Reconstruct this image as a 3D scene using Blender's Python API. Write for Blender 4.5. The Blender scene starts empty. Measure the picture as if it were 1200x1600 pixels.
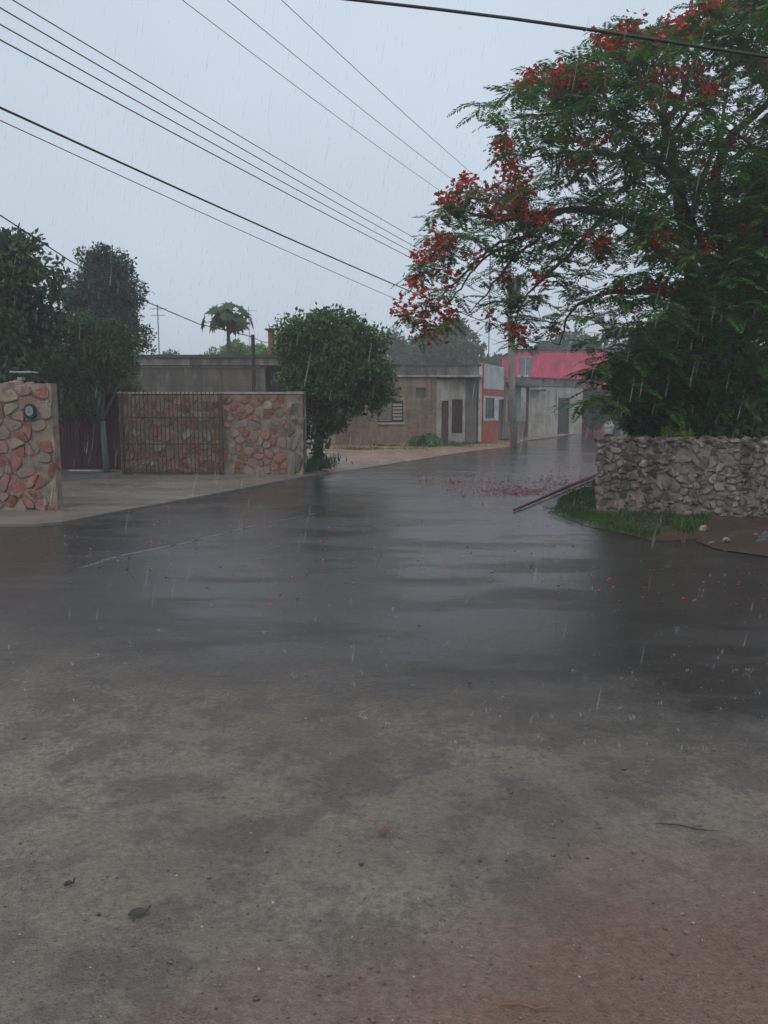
import bpy, bmesh, math, random
import numpy as np
from math import sin, cos, pi, radians, atan, atan2, sqrt, hypot
from mathutils import Vector, Matrix

random.seed(7)
rng = np.random.default_rng(7)
S = bpy.context.scene
C = S.collection

# ------------------------------------------------------------------ camera, sky, sun, exposure
F, CAMH = 1220.0, 1.6                       # focal length in photo pixels (1200x1600), eye height
PITCH = atan(160 / F)
cam_d = bpy.data.cameras.new("Camera")
cam = bpy.data.objects.new("Camera", cam_d); C.objects.link(cam)
cam_d.sensor_fit = 'VERTICAL'; cam_d.sensor_height = 32; cam_d.lens = F / 1600 * 32
cam_d.clip_start = 0.05; cam_d.clip_end = 3000
cam.location = (0, 0, CAMH); cam.rotation_euler = (pi / 2 - PITCH, 0, 0)
S.camera = cam

SUN_EL, SUN_AZ = radians(62), radians(200)  # thick overcast: broad, weak sun behind the cloud
w = bpy.data.worlds.new("World"); S.world = w; w.use_nodes = True
wn = w.node_tree.nodes; wl = w.node_tree.links
wbg = wn['Background']; wbg.inputs['Strength'].default_value = 0.1
sky = wn.new('ShaderNodeTexSky'); sky.sky_type = 'NISHITA'; sky.sun_disc = False
sky.sun_elevation = SUN_EL; sky.sun_rotation = SUN_AZ
sky.air_density = 1.0; sky.dust_density = 6.0; sky.ozone_density = 1.0
hs = wn.new('ShaderNodeHueSaturation'); hs.inputs['Saturation'].default_value = 0.35
hs.inputs['Value'].default_value = 1.0
wl.new(sky.outputs[0], hs.inputs['Color'])
cl = wn.new('ShaderNodeMix'); cl.data_type = 'RGBA'; cl.inputs[0].default_value = 0.85
cl.inputs[7].default_value = (6.45, 7.5, 8.6, 1)     # cloud deck
wl.new(hs.outputs[0], cl.inputs[6])
wtc = wn.new('ShaderNodeTexCoord'); wno = wn.new('ShaderNodeTexNoise')
wno.inputs['Scale'].default_value = 1.6; wno.inputs['Detail'].default_value = 3
wl.new(wtc.outputs['Generated'], wno.inputs['Vector'])
wmr = wn.new('ShaderNodeMapRange'); wmr.inputs[1].default_value = 0.3; wmr.inputs[2].default_value = 0.7
wmr.inputs[3].default_value = 0.88; wmr.inputs[4].default_value = 1.08
wl.new(wno.outputs['Fac'], wmr.inputs[0])
wmu = wn.new('ShaderNodeMix'); wmu.data_type = 'RGBA'; wmu.blend_type = 'MULTIPLY'; wmu.inputs[0].default_value = 1
wl.new(cl.outputs[2], wmu.inputs[6]); wl.new(wmr.outputs[0], wmu.inputs[7])
wl.new(wmu.outputs[2], wbg.inputs['Color'])

sd = bpy.data.lights.new("Sun", 'SUN'); sd.energy = 1.0; sd.angle = radians(70); sd.color = (1, .84, .7)
so = bpy.data.objects.new("Sun", sd); C.objects.link(so)
so.rotation_euler = (pi / 2 - SUN_EL, 0, pi - SUN_AZ)

S.view_settings.view_transform = 'Standard'; S.view_settings.look = 'None'
S.view_settings.exposure = 0.0; S.view_settings.gamma = 1.0
S.cycles.volume_bounces = 1; S.cycles.max_bounces = 6
S.cycles.transparent_max_bounces = 12

# ------------------------------------------------------------------ photo geometry
def ray(px, py):
    cx, cy = (px - 600) / F, (800 - py) / F
    return Vector((cx, cos(PITCH) + cy * sin(PITCH), cy * cos(PITCH) - sin(PITCH)))
def G(px, py, z=0.0):
    r = ray(px, py); t = (z - CAMH) / r.z
    return Vector((r.x * t, r.y * t, z))
def AT(px, py, Y):
    r = ray(px, py); t = Y / r.y
    return Vector((r.x * t, Y, CAMH + r.z * t))

# ------------------------------------------------------------------ object helpers
def tag(o, label=None, cat=None, group=None, kind=None):
    if label: o['label'] = label
    if cat: o['category'] = cat
    if group: o['group'] = group
    if kind: o['kind'] = kind
    return o
def empty(name, loc, rz, label, cat, group=None):
    o = bpy.data.objects.new(name, None); C.objects.link(o)
    o.empty_display_size = 0.2
    o.location = loc; o.rotation_euler = (0, 0, rz)
    return tag(o, label, cat, group)
def link(name, me, mat, parent=None, smooth=False):
    if mat: me.materials.append(mat)
    if smooth:
        me.polygons.foreach_set('use_smooth', [True] * len(me.polygons))
    o = bpy.data.objects.new(name, me); C.objects.link(o)
    if parent: o.parent = parent
    return o
class MB:
    def __init__(s): s.v = []; s.f = []
    def add(s, v, f):
        n = len(s.v); s.v += [tuple(p) for p in v]; s.f += [tuple(i + n for i in q) for q in f]; return s
    def box(s, x0, x1, y0, y1, z0, z1):
        v = [(x, y, z) for z in (z0, z1) for x, y in ((x0, y0), (x1, y0), (x1, y1), (x0, y1))]
        return s.add(v, [(3, 2, 1, 0), (4, 5, 6, 7), (0, 1, 5, 4), (1, 2, 6, 5), (2, 3, 7, 6), (3, 0, 4, 7)])
    def prism(s, poly, z0, z1):
        n = len(poly)
        v = [(x, y, z0) for x, y in poly] + [(x, y, z1) for x, y in poly]
        return s.add(v, [tuple(range(n))[::-1], tuple(range(n, 2 * n))] + [(i, (i + 1) % n, n + (i + 1) % n, n + i) for i in range(n)])
    def tube(s, pts, rad, n=6):
        pts = [Vector(p) for p in pts]
        if not hasattr(rad, '__len__'): rad = [rad] * len(pts)
        v = []; f = []; up = Vector((0.13, 0.21, 1)).normalized()
        for i, p in enumerate(pts):
            t = (pts[min(i + 1, len(pts) - 1)] - pts[max(i - 1, 0)])
            if t.length < 1e-9: t = Vector((0, 0, 1))
            t.normalize()
            a = t.cross(up)
            if a.length < 0.05: a = t.cross(Vector((1, 0, 0)))
            a.normalize(); b = t.cross(a)
            for k in range(n):
                an = 2 * pi * k / n
                v.append(p + (a * cos(an) + b * sin(an)) * rad[i])
        for i in range(len(pts) - 1):
            for k in range(n):
                f.append((i * n + k, i * n + (k + 1) % n, (i + 1) * n + (k + 1) % n, (i + 1) * n + k))
        f.append(tuple(range(n))[::-1]); f.append(tuple((len(pts) - 1) * n + k for k in range(n)))
        return s.add(v, f)
    def blob(s, c, r, seed=0, jit=0.18, sub=2):
        bm = bmesh.new(); bmesh.ops.create_icosphere(bm, subdivisions=sub, radius=1)
        rr = random.Random(seed)
        ph = [(Vector((rr.uniform(-1, 1), rr.uniform(-1, 1), rr.uniform(-1, 1))).normalized(), rr.uniform(.4, 1)) for _ in range(7)]
        v = []
        for q in bm.verts:
            d = q.co.normalized(); k = 1.0
            for n_, off in ph:                       # knock flat facets off, as on a broken stone
                dd = d.dot(n_)
                if dd > off: k = min(k, off / dd + .0)
            k *= 1 + rr.uniform(-jit, jit) * .5
            v.append((c[0] + d.x * k * r[0], c[1] + d.y * k * r[1], c[2] + d.z * k * r[2]))
        f = [tuple(x.index for x in q.verts) for q in bm.faces]; bm.free()
        return s.add(v, f)
    def build(s, name, mat, parent=None, smooth=False):
        me = bpy.data.meshes.new(name); me.from_pydata(s.v, [], s.f); me.update()
        return link(name, me, mat, parent, smooth)
def wall_holes(mb, x0, x1, z0, z1, y0, y1, holes):
    xs = sorted({x0, x1, *[h[0] for h in holes], *[h[1] for h in holes]})
    zs = sorted({z0, z1, *[h[2] for h in holes], *[h[3] for h in holes]})
    for i in range(len(xs) - 1):
        for j in range(len(zs) - 1):
            mx, mz = (xs[i] + xs[i + 1]) / 2, (zs[j] + zs[j + 1]) / 2
            if any(h[0] < mx < h[1] and h[2] < mz < h[3] for h in holes): continue
            mb.box(xs[i], xs[i + 1], y0, y1, zs[j], zs[j + 1])
    return mb
def np_mesh(name, V, Q, mat, parent=None, smooth=False):
    k = Q.shape[1]; me = bpy.data.meshes.new(name)
    me.vertices.add(len(V)); me.vertices.foreach_set('co', V.astype(np.float32).ravel())
    me.loops.add(Q.size); me.loops.foreach_set('vertex_index', Q.astype(np.int32).ravel())
    me.polygons.add(len(Q)); me.polygons.foreach_set('loop_start', np.arange(0, Q.size, k, dtype=np.int32))
    me.polygons.foreach_set('loop_total', np.full(len(Q), k, dtype=np.int32))
    me.update(calc_edges=True); me.validate()
    return link(name, me, mat, parent, smooth)
def unit(a): return a / np.maximum(np.linalg.norm(a, axis=-1, keepdims=True), 1e-9)
def leaf_geo(P, D, Sd, L, W, fold=.12):
    """diamond leaves: base P, axis D, side Sd, length L, width W"""
    L = np.asarray(L)[:, None] * np.ones((len(P), 1)); W = np.asarray(W)[:, None] * np.ones((len(P), 1))
    N = np.cross(D, Sd)
    mid = P + D * L * .45
    V = np.stack([P, mid + Sd * W * .5 + N * W * fold, P + D * L, mid - Sd * W * .5 + N * W * fold], 1).reshape(-1, 3)
    Q = np.arange(len(P) * 4).reshape(-1, 4)
    return V, Q

# ------------------------------------------------------------------ materials
class M:
    def __init__(s, name):
        s.m = bpy.data.materials.new(name); s.m.use_nodes = True
        s.t = s.m.node_tree; s.n = s.t.nodes; s.b = s.n['Principled BSDF']; s.out = s.n['Material Output']
    def new(s, ty, **kw):
        n = s.n.new(ty)
        for k, v in kw.items(): setattr(n, k, v)
        return n
    def l(s, a, b): s.t.links.new(a, b)
    def pos(s, scale=(1, 1, 1), obj=True, rot=(0, 0, 0)):
        tc = s.new('ShaderNodeTexCoord'); mp = s.new('ShaderNodeMapping')
        mp.inputs['Scale'].default_value = scale; mp.inputs['Rotation'].default_value = rot
        s.l(tc.outputs['Object'], mp.inputs['Vector']); return mp.outputs[0]
    def noise(s, scale, detail=4, rough=.55, vec=None, dist=0.0):
        n = s.new('ShaderNodeTexNoise'); n.inputs['Scale'].default_value = scale
        n.inputs['Detail'].default_value = detail; n.inputs['Roughness'].default_value = rough
        n.inputs['Distortion'].default_value = dist
        s.l(vec if vec is not None else s.pos(), n.inputs['Vector']); return n.outputs['Fac']
    def ramp(s, fac, stops, interp='LINEAR'):
        r = s.new('ShaderNodeValToRGB'); r.color_ramp.interpolation = interp
        e = r.color_ramp.elements
        while len(e) < len(stops): e.new(.5)
        for q, (p, c) in zip(e, stops):
            q.position = p
            q.color = (c, c, c, 1) if not hasattr(c, '__len__') else (*c[:3], 1)
        s.l(fac, r.inputs[0]); return r.outputs[0]
    def mix(s, fac, a, b, mode='MIX'):
        n = s.new('ShaderNodeMix', data_type='RGBA', blend_type=mode)
        for v, i in ((fac, 0), (a, 6), (b, 7)):
            if hasattr(v, 'is_linked'): s.l(v, n.inputs[i])
            elif i == 0: n.inputs[0].default_value = v
            else: n.inputs[i].default_value = (v, v, v, 1) if not hasattr(v, '__len__') else (*v[:3], 1)
        return n.outputs[2]
    def math(s, op, a, b=0.0, clamp=False):
        n = s.new('ShaderNodeMath', operation=op, use_clamp=clamp)
        for v, i in ((a, 0), (b, 1)):
            if hasattr(v, 'is_linked'): s.l(v, n.inputs[i])
            else: n.inputs[i].default_value = v
        return n.outputs[0]
    def island(s):
        return s.new('ShaderNodeNewGeometry').outputs['Random Per Island']
    def sep(s):
        tc = s.new('ShaderNodeTexCoord'); sp = s.new('ShaderNodeSeparateXYZ'); s.l(tc.outputs['Object'], sp.inputs[0]); return sp.outputs
    def bump(s, h, strength=.4, dist=.01):
        b = s.new('ShaderNodeBump'); b.inputs['Strength'].default_value = strength; b.inputs['Distance'].default_value = dist
        s.l(h, b.inputs['Height'])
        if s.b.inputs['Normal'].is_linked:
            s.l(s.b.inputs['Normal'].links[0].from_socket, b.inputs['Normal'])
        s.l(b.outputs[0], s.b.inputs['Normal']); return b
    def set(s, col=None, rough=None, spec=None, metal=None):
        for v, k in ((col, 'Base Color'), (rough, 'Roughness'), (spec, 'Specular IOR Level'), (metal, 'Metallic')):
            if v is None: continue
            if hasattr(v, 'is_linked'): s.l(v, s.b.inputs[k])
            elif k == 'Base Color': s.b.inputs[k].default_value = (*v[:3], 1)
            else: s.b.inputs[k].default_value = v
        return s

def m_plain(name, c, rough=.5, var=.25, scale=6, metal=0.0, bump=.15):
    q = M(name)
    a = q.noise(scale, 5, .6)
    col = q.ramp(a, [(.3, tuple(x * (1 - var) for x in c)), (.7, tuple(min(1, x * (1 + var)) for x in c))])
    q.set(col, rough, metal=metal)
    if bump: q.bump(q.noise(scale * 8, 3), bump, .01)
    return q.m
def m_weathered(name, c, dark, amount=.55, block=None, rough=.6, streak=True, mossy=None):
    """plaster or block wall with patches and run-off streaks"""
    q = M(name)
    base = q.ramp(q.noise(1.3, 6, .65), [(.35, tuple(x * .6 for x in c)), (.5, c), (.66, tuple(x * 1.25 for x in c))])
    base = q.mix(q.ramp(q.noise(9, 5, .7), [(.35, 0), (.75, .45)]), base, tuple(x * .72 for x in c))
    if block:
        sx = q.sep(); cb = q.new('ShaderNodeCombineXYZ'); q.l(sx[0], cb.inputs[0]); q.l(sx[2], cb.inputs[1])
        br = q.new('ShaderNodeTexBrick'); q.l(cb.outputs[0], br.inputs['Vector'])
        br.inputs['Scale'].default_value = 1.0; br.inputs['Brick Width'].default_value = .4
        br.inputs['Row Height'].default_value = .2; br.inputs['Mortar Size'].default_value = .012
        br.inputs['Mortar Smooth'].default_value = .6; br.inputs['Bias'].default_value = 0
        br.inputs['Color1'].default_value = (1, 1, 1, 1); br.inputs['Color2'].default_value = (.72, .72, .72, 1)
        br.inputs['Mortar'].default_value = (.55, .55, .55, 1)
        base = q.mix(block, base, q.mix(1.0, base, br.outputs['Color'], 'MULTIPLY'))
    if streak:
        st = q.noise(1.0, 6, .7, q.pos((2.4, 2.4, .5)))
        pt = q.noise(1.1, 5, .65, q.pos((1, 1, 1)))
        f = q.math('MULTIPLY', q.ramp(st, [(.40, 0), (.6, 1)]), q.ramp(pt, [(.32, .2), (.58, 1)]))
        base = q.mix(q.math('MULTIPLY', f, amount), base, dark)
    q.set(base, rough)
    q.bump(q.noise(30, 5, .7), .35, .012)
    return q.m
def m_leaf(name, c1, c2, c3=None, rough=.45, trans=.25, clump=1.2, spec=.22):
    q = M(name); isl = q.island()
    c1, c2 = tuple(x * 1.35 for x in c1), tuple(x * 1.35 for x in c2)
    stops = [(0, c1), (.75, c2)] + ([(1, tuple(x * 1.1 for x in c3))] if c3 else [])
    col = q.ramp(isl, stops)
    big = q.noise(clump, 2)
    col = q.mix(q.ramp(big, [(.4, 0), (.62, .7)]), col, (c2[0] * 1.7, c2[1] * 1.4, c2[2] * 1.2))
    q.set(col, rough, spec=spec)
    tr = q.new('ShaderNodeBsdfTranslucent'); q.l(col, tr.inputs[0])
    mx = q.new('ShaderNodeMixShader'); mx.inputs[0].default_value = trans
    q.l(q.b.outputs[0], mx.inputs[1]); q.l(tr.outputs[0], mx.inputs[2]); q.l(mx.outputs[0], q.out.inputs[0])
    return q.m
def m_bark(name, c, scale=14):
    q = M(name)
    col = q.ramp(q.noise(1, 6, .7, q.pos((scale, scale, scale * .22))), [(.3, tuple(x * .55 for x in c)), (.7, tuple(x * 1.3 for x in c))])
    q.set(col, .65); q.bump(q.noise(1, 5, .7, q.pos((scale * 2, scale * 2, scale * .5))), .6, .02)
    return q.m
def m_stone(name, stops, dirt, rough=.6, mottle=.5, smear=False, streak=False):
    q = M(name)
    col = q.ramp(q.island(), stops)
    col = q.mix(q.ramp(q.noise(14, 6, .7), [(.35, 0), (.7, mottle)]), col, tuple(x * .55 for x in stops[len(stops) // 2][1]))
    if smear: col = q.mix(q.ramp(q.noise(8, 6, .72), [(.47, 0), (.6, .9)]), col, dirt)
    if smear: col = q.mix(q.ramp(q.noise(4.5, 6, .75), [(.52, 0), (.66, .75)]), col, tuple(x * .35 for x in dirt))
    else: col = q.mix(q.ramp(q.noise(5, 5, .65), [(.45, 0), (.72, .75)]), col, dirt)
    if streak:
        st = q.noise(1, 6, .7, q.pos((4, 4, .7))); col = q.mix(q.ramp(st, [(.42, 0), (.58, .85 * float(streak))]), col, (.04, .034, .03))
    q.set(col, rough); q.bump(q.noise(22, 6, .7), .7, .02)
    return q.m

MAT = {}
MAT['mortar_warm'] = m_plain('mortar_warm', (.25, .2, .158), .7, .5, 5, bump=.9)
MAT['mortar_grey'] = m_plain('mortar_grey', (.21, .178, .152), .7, .4, 9, bump=.8)
MAT['orange_stone'] = m_stone('orange_stone', [(0, (.25, .058, .04)), (.34, (.31, .10, .06)), (.52, (.32, .15, .10)), (.6, (.30, .215, .16)), (.85, (.26, .21, .17)), (1, (.38, .33, .27))], (.27, .222, .178), smear=True, streak=.18)
MAT['rubble_stone'] = m_stone('rubble_stone', [(0, (.18, .15, .128)), (.4, (.26, .225, .195)), (.75, (.33, .285, .25)), (.93, (.42, .38, .34)), (1, (.27, .16, .11))], (.24, .205, .178), smear=True, streak=True)
MAT['pale_stone'] = m_stone('pale_stone', [(0, (.22, .18, .14)), (1, (.3, .26, .21))], (.15, .12, .09))
MAT['dark_stone'] = m_stone('dark_stone', [(0, (.03, .032, .038)), (1, (.05, .05, .055))], (.02, .02, .02), .35)
MAT['block_grey'] = m_weathered('block_grey', (.15, .135, .115), (.05, .047, .045), .8, .75)
MAT['block_tan'] = m_weathered('block_tan', (.30, .225, .17), (.08, .068, .06), .75, .7)
MAT['plaster_white'] = m_weathered('plaster_white', (.43, .41, .38), (.13, .12, .105), .7)
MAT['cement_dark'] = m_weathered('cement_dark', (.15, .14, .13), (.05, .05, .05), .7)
MAT['coping'] = m_weathered('coping', (.085, .08, .08), (.03, .03, .03), .7)
MAT['parapet'] = m_weathered('parapet', (.21, .2, .19), (.04, .04, .04), .9)
MAT['ledge'] = m_weathered('ledge', (.42, .40, .37), (.09, .085, .08), .6)
MAT['shop_white'] = m_weathered('shop_white', (.52, .55, .55), (.25, .25, .24), .35)
MAT['shop_orange'] = m_weathered('shop_orange', (.42, .075, .04), (.2, .05, .03), .4)
MAT['green_plaster'] = m_weathered('green_plaster', (.33, .42, .40), (.16, .15, .13), .5)
MAT['white_house'] = m_weathered('white_house', (.43, .405, .36), (.14, .12, .10), .7)
MAT['pink'] = m_weathered('pink', (.66, .085, .17), (.4, .06, .12), .35)
MAT['dark_door'] = m_plain('dark_door', (.035, .03, .03), .4, .3, 10)
MAT['brown_door'] = m_plain('brown_door', (.07, .04, .035), .45, .3, 10)
MAT['glass'] = m_plain('glass', (.045, .05, .055), .08, .2, 3, bump=0)
MAT['glass_pale'] = m_plain('glass_pale', (.16, .18, .2), .15, .2, 3, bump=0)
MAT['lattice'] = m_plain('lattice', (.32, .30, .28), .6, .25, 8)
MAT['rust'] = m_plain('rust', (.22, .085, .05), .7, .4, 9, bump=.4)
MAT['bar_metal'] = m_plain('bar_metal', (.06, .036, .03), .5, .35, 12, bump=.3)
MAT['maroon'] = m_plain('maroon', (.075, .014, .026), .45, .25, 2)
MAT['pale_metal'] = m_plain('pale_metal', (.42, .42, .42), .35, .2, 6)
MAT['dark_wood'] = m_bark('dark_wood', (.05, .043, .04))
MAT['pole_wood'] = m_bark('pole_wood', (.13, .04, .04))
MAT['concrete_pole'] = m_weathered('concrete_pole', (.36, .35, .33), (.12, .115, .11), .6)
MAT['cable'] = m_plain('cable', (.014, .014, .016), .55, .1, 4, bump=0)
MAT['wire'] = m_plain('wire', (.1, .103, .106), .5, .1, 4, bump=0)
MAT['bark'] = m_bark('bark', (.085, .068, .055))
MAT['bark_dark'] = m_bark('bark_dark', (.04, .033, .03))
MAT['lime_trunk'] = m_plain('lime_trunk', (.13, .18, .175), .6, .3, 9, bump=.3)
MAT['plaque'] = m_plain('plaque', (.012, .02, .024), .35, .2, 9, bump=0)
MAT['plaque_face'] = m_plain('plaque_face', (.2, .27, .26), .3, .2, 9, bump=0)
MAT['leaf_flame'] = m_leaf('leaf_flame', (.026, .075, .026), (.05, .125, .036), (.11, .2, .05), trans=.38, clump=.7)
MAT['leaf_ficus'] = m_leaf('leaf_ficus', (.016, .046, .018), (.036, .09, .026), (.09, .17, .045), clump=1.5, spec=.35)
MAT['leaf_blue'] = m_leaf('leaf_blue', (.014, .032, .024), (.024, .048, .032), (.035, .062, .04))
MAT['leaf_dark'] = m_leaf('leaf_dark', (.018, .042, .023), (.032, .068, .034), (.045, .08, .04))
MAT['leaf_olive'] = m_leaf('leaf_olive', (.025, .05, .026), (.042, .075, .036), (.07, .11, .055))
MAT['leaf_light'] = m_leaf('leaf_light', (.06, .14, .05), (.1, .2, .08), (.14, .25, .1))
MAT['leaf_lime'] = m_leaf('leaf_lime', (.07, .14, .02), (.13, .22, .035), (.2, .26, .05))
MAT['leaf_bush'] = m_leaf('leaf_bush', (.035, .10, .036), (.06, .145, .055), (.14, .25, .09), rough=.3, trans=.3, spec=.5)
MAT['leaf_far'] = m_leaf('leaf_far', (.018, .046, .02), (.03, .072, .028), (.06, .11, .05))
MAT['grass'] = m_leaf('grass', (.018, .05, .013), (.033, .078, .02), (.075, .115, .036))
def m_flower():
    q = M('flower'); col = q.ramp(q.island(), [(0, (.38, .028, .02)), (.65, (.54, .062, .04)), (1, (.62, .18, .13))])
    q.set(col, .5, spec=.3)
    tr = q.new('ShaderNodeBsdfTranslucent'); q.l(col, tr.inputs[0]); mx = q.new('ShaderNodeMixShader'); mx.inputs[0].default_value = .35
    q.l(q.b.outputs[0], mx.inputs[1]); q.l(tr.outputs[0], mx.inputs[2]); q.l(mx.outputs[0], q.out.inputs[0]); return q.m
MAT['flower'] = m_flower()
MAT['petal'] = m_plain('petal', (.3, .028, .03), .4, .5, 40, bump=0)
MAT['dead_leaf'] = m_plain('dead_leaf', (.03, .025, .018), .5, .4, 30)
MAT['twig'] = m_plain('twig', (.2, .1, .05), .6, .3, 30)
def m_water():
    q = M('rain_water'); q.b.inputs['Base Color'].default_value = (.9, .92, .94, 1)
    q.b.inputs['Roughness'].default_value = .3; q.b.inputs['IOR'].default_value = 1.33
    tr = q.new('ShaderNodeBsdfTranslucent'); tr.inputs[0].default_value = (.9, .92, .94, 1); m1 = q.new('ShaderNodeMixShader'); m1.inputs[0].default_value = .5
    q.l(q.b.outputs[0], m1.inputs[1]); q.l(tr.outputs[0], m1.inputs[2])
    tp = q.new('ShaderNodeBsdfTransparent'); mx = q.new('ShaderNodeMixShader'); mx.inputs[0].default_value = .87
    q.l(m1.outputs[0], mx.inputs[1]); q.l(tp.outputs[0], mx.inputs[2]); q.l(mx.outputs[0], q.out.inputs[0]); return q.m
MAT['rain'] = m_water()

def wet_film(q, patches=None):
    """thin sheet of rain water: uneven gloss and drop ripples"""
    long = q.noise(1, 5, .6, q.pos((.5, 1.9, 1), rot=(0, 0, radians(-8))))
    fine = q.noise(38, 3, .6)
    mid = q.noise(1, 3, .6, q.pos((1.6, 8, 1)))
    q.bump(long, .2, .012)
    q.bump(mid, .1, .006)
    for sc, off in ((5.5, 0), (9.5, 3.7)):            # rings spreading from the drops
        vo = q.new('ShaderNodeTexVoronoi'); vo.inputs['Scale'].default_value = sc; vo.inputs['Randomness'].default_value = 1
        mp = q.new('ShaderNodeMapping'); tc = q.new('ShaderNodeTexCoord'); mp.inputs['Location'].default_value = (off, off * .7, 0); mp.inputs['Scale'].default_value = (1, 1, 0)
        q.l(tc.outputs['Object'], mp.inputs[0]); q.l(mp.outputs[0], vo.inputs['Vector'])
        sr = q.new('ShaderNodeSeparateColor'); q.l(vo.outputs['Color'], sr.inputs[0])
        amp = q.math('MULTIPLY', q.math('POWER', sr.outputs[0], 1.5), q.math('SUBTRACT', 1.0, q.math('MULTIPLY', vo.outputs['Distance'], 1.9), True))
        wv = q.math('SINE', q.math('ADD', q.math('MULTIPLY', vo.outputs['Distance'], 34.0), q.math('MULTIPLY', sr.outputs[1], 6.28)))
        q.bump(q.math('MULTIPLY', wv, amp), .22, .0016)
    q.bump(fine, .25, .0018)
    return long
def m_asphalt():
    q = M('wet_asphalt'); sx = q.sep()
    agg = q.noise(90, 3, .7)
    col = q.ramp(agg, [(.3, (.016, .0145, .0145)), (.55, (.034, .031, .031)), (.75, (.095, .087, .085))])
    patch = q.noise(.5, 6, .65)
    col = q.mix(q.ramp(patch, [(.42, 0), (.68, .6)]), col, (.058, .052, .05))
    # silt washed over the near end of the road, thicker towards the camera, red soil at the right
    edge = q.noise(.55, 6, .62, q.pos((1, 1, 1)))
    d = q.math('ADD', sx[1], q.math('MULTIPLY', q.math('SUBTRACT', edge, .5), 4.5))
    d = q.math('ADD', d, q.math('MULTIPLY', sx[0], .42))
    silt = q.ramp(q.math('MULTIPLY', d, .1), [(.29, 1), (.50, 0)])
    gr = q.noise(28, 6, .75)
    silt_c = q.ramp(gr, [(.28, (.11, .094, .076)), (.5, (.25, .215, .178)), (.72, (.38, .33, .275))])
    silt_c = q.mix(q.ramp(q.noise(.8, 5, .6), [(.38, .75), (.62, 0)]), silt_c, (.15, .127, .106))
    holes = q.ramp(q.noise(2.6, 7, .72), [(.44, 1), (.525, 0)])
    silt = q.math('MULTIPLY', silt, q.math('SUBTRACT', 1.0, q.math('MULTIPLY', holes, .45)))
    col = q.mix(silt, col, silt_c)
    d2 = q.math('ADD', q.math('SUBTRACT', sx[1], q.math('MULTIPLY', sx[0], .55)), q.math('MULTIPLY', q.math('SUBTRACT', q.noise(1.1, 6, .65), .5), 1.5))
    red = q.ramp(q.math('MULTIPLY', d2, .2), [(.34, 1), (.47, 0)])
    col = q.mix(q.math('MULTIPLY', red, .65), col, q.ramp(q.noise(30, 6, .75), [(.3, (.10, .055, .034)), (.7, (.26, .14, .083))]))
    # crisp grains of aggregate and grit, dark and pale
    gpatch = q.ramp(q.noise(1.7, 5, .65), [(.4, .25), (.62, 1)])
    for sc, k_ in ((88, .75), (150, .9)):
        vo = q.new('ShaderNodeTexVoronoi'); vo.inputs['Scale'].default_value = sc; q.l(q.pos((1, 1, 0)), vo.inputs['Vector'])
        sr = q.new('ShaderNodeSeparateColor'); q.l(vo.outputs['Color'], sr.inputs[0])
        inside = q.ramp(vo.outputs['Distance'], [(.32, 1), (.45, 0)])
        col = q.mix(q.math('MULTIPLY', q.math('MULTIPLY', q.ramp(sr.outputs[0], [(.78, 0), (.8, 1)]), inside), q.math('MULTIPLY', gpatch, k_ * .5)), col, (.035, .025, .022))
        col = q.mix(q.math('MULTIPLY', q.math('MULTIPLY', q.ramp(sr.outputs[1], [(.9, 0), (.92, 1)]), inside), q.math('MULTIPLY', q.math('ADD', q.math('MULTIPLY', silt, .8), .1), k_ * .4)), col, (.33, .29, .24))
    wet = wet_film(q)
    r = q.ramp(wet, [(.36, .05), (.64, .13)])
    bare = q.ramp(q.noise(1, 7, .68, q.pos((.42, 1.25, 1), rot=(0, 0, radians(14)))), [(.48, 0), (.62, 1)])     # coarse asphalt standing out of the film
    r = q.mix(q.math('MULTIPLY', bare, .4), r, .26)
    r = q.mix(q.math('MULTIPLY', silt, .5), r, .3)
    q.set(col, r, spec=.5)
    q.b.inputs['IOR'].default_value = 1.5
    grit = q.ramp(q.noise(60, 4, .75), [(.35, 0), (.7, 1)])
    q.bump(q.math('MULTIPLY', grit, q.math('ADD', q.math('MULTIPLY', silt, .8), q.math('ADD', .12, q.math('MULTIPLY', bare, .22)))), .7, .012)
    q.b.inputs['Sheen Weight'].default_value = .01; q.b.inputs['Sheen Roughness'].default_value = .45
    return q.m
MAT['asphalt'] = m_asphalt()
def m_ground(name, c1, c2, c3, rough=(.25, .55), green=None):
    q = M(name)
    col = q.ramp(q.noise(1.1, 7, .7), [(.3, c1), (.5, c2), (.7, c3)])
    col = q.mix(q.ramp(q.noise(24, 5, .75), [(.4, 0), (.75, .6)]), col, tuple(x * .5 for x in c1))
    if green: col = q.mix(q.ramp(q.noise(.7, 5, .7), [(.52, 0), (.62, .8)]), col, green)
    q.set(col, q.ramp(q.noise(.9, 4), [(.4, rough[0]), (.6, rough[1])]))
    q.bump(q.noise(3, 5, .7), .4, .06); q.bump(q.noise(40, 4, .75), .5, .01)
    return q.m
MAT['soil'] = m_ground('soil', (.09, .06, .04), (.14, .095, .065), (.19, .135, .09), green=(.05, .075, .025))
MAT['lot'] = m_ground('lot', (.20, .115, .075), (.29, .175, .115), (.36, .25, .185), (.3, .6), green=(.10, .11, .05))
MAT['mud'] = m_ground('mud', (.04, .028, .021), (.068, .048, .036), (.115, .084, .062), (.3, .5))
MAT['verge'] = m_ground('verge', (.20, .15, .12), (.27, .205, .165), (.33, .27, .22), (.3, .6))
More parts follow.
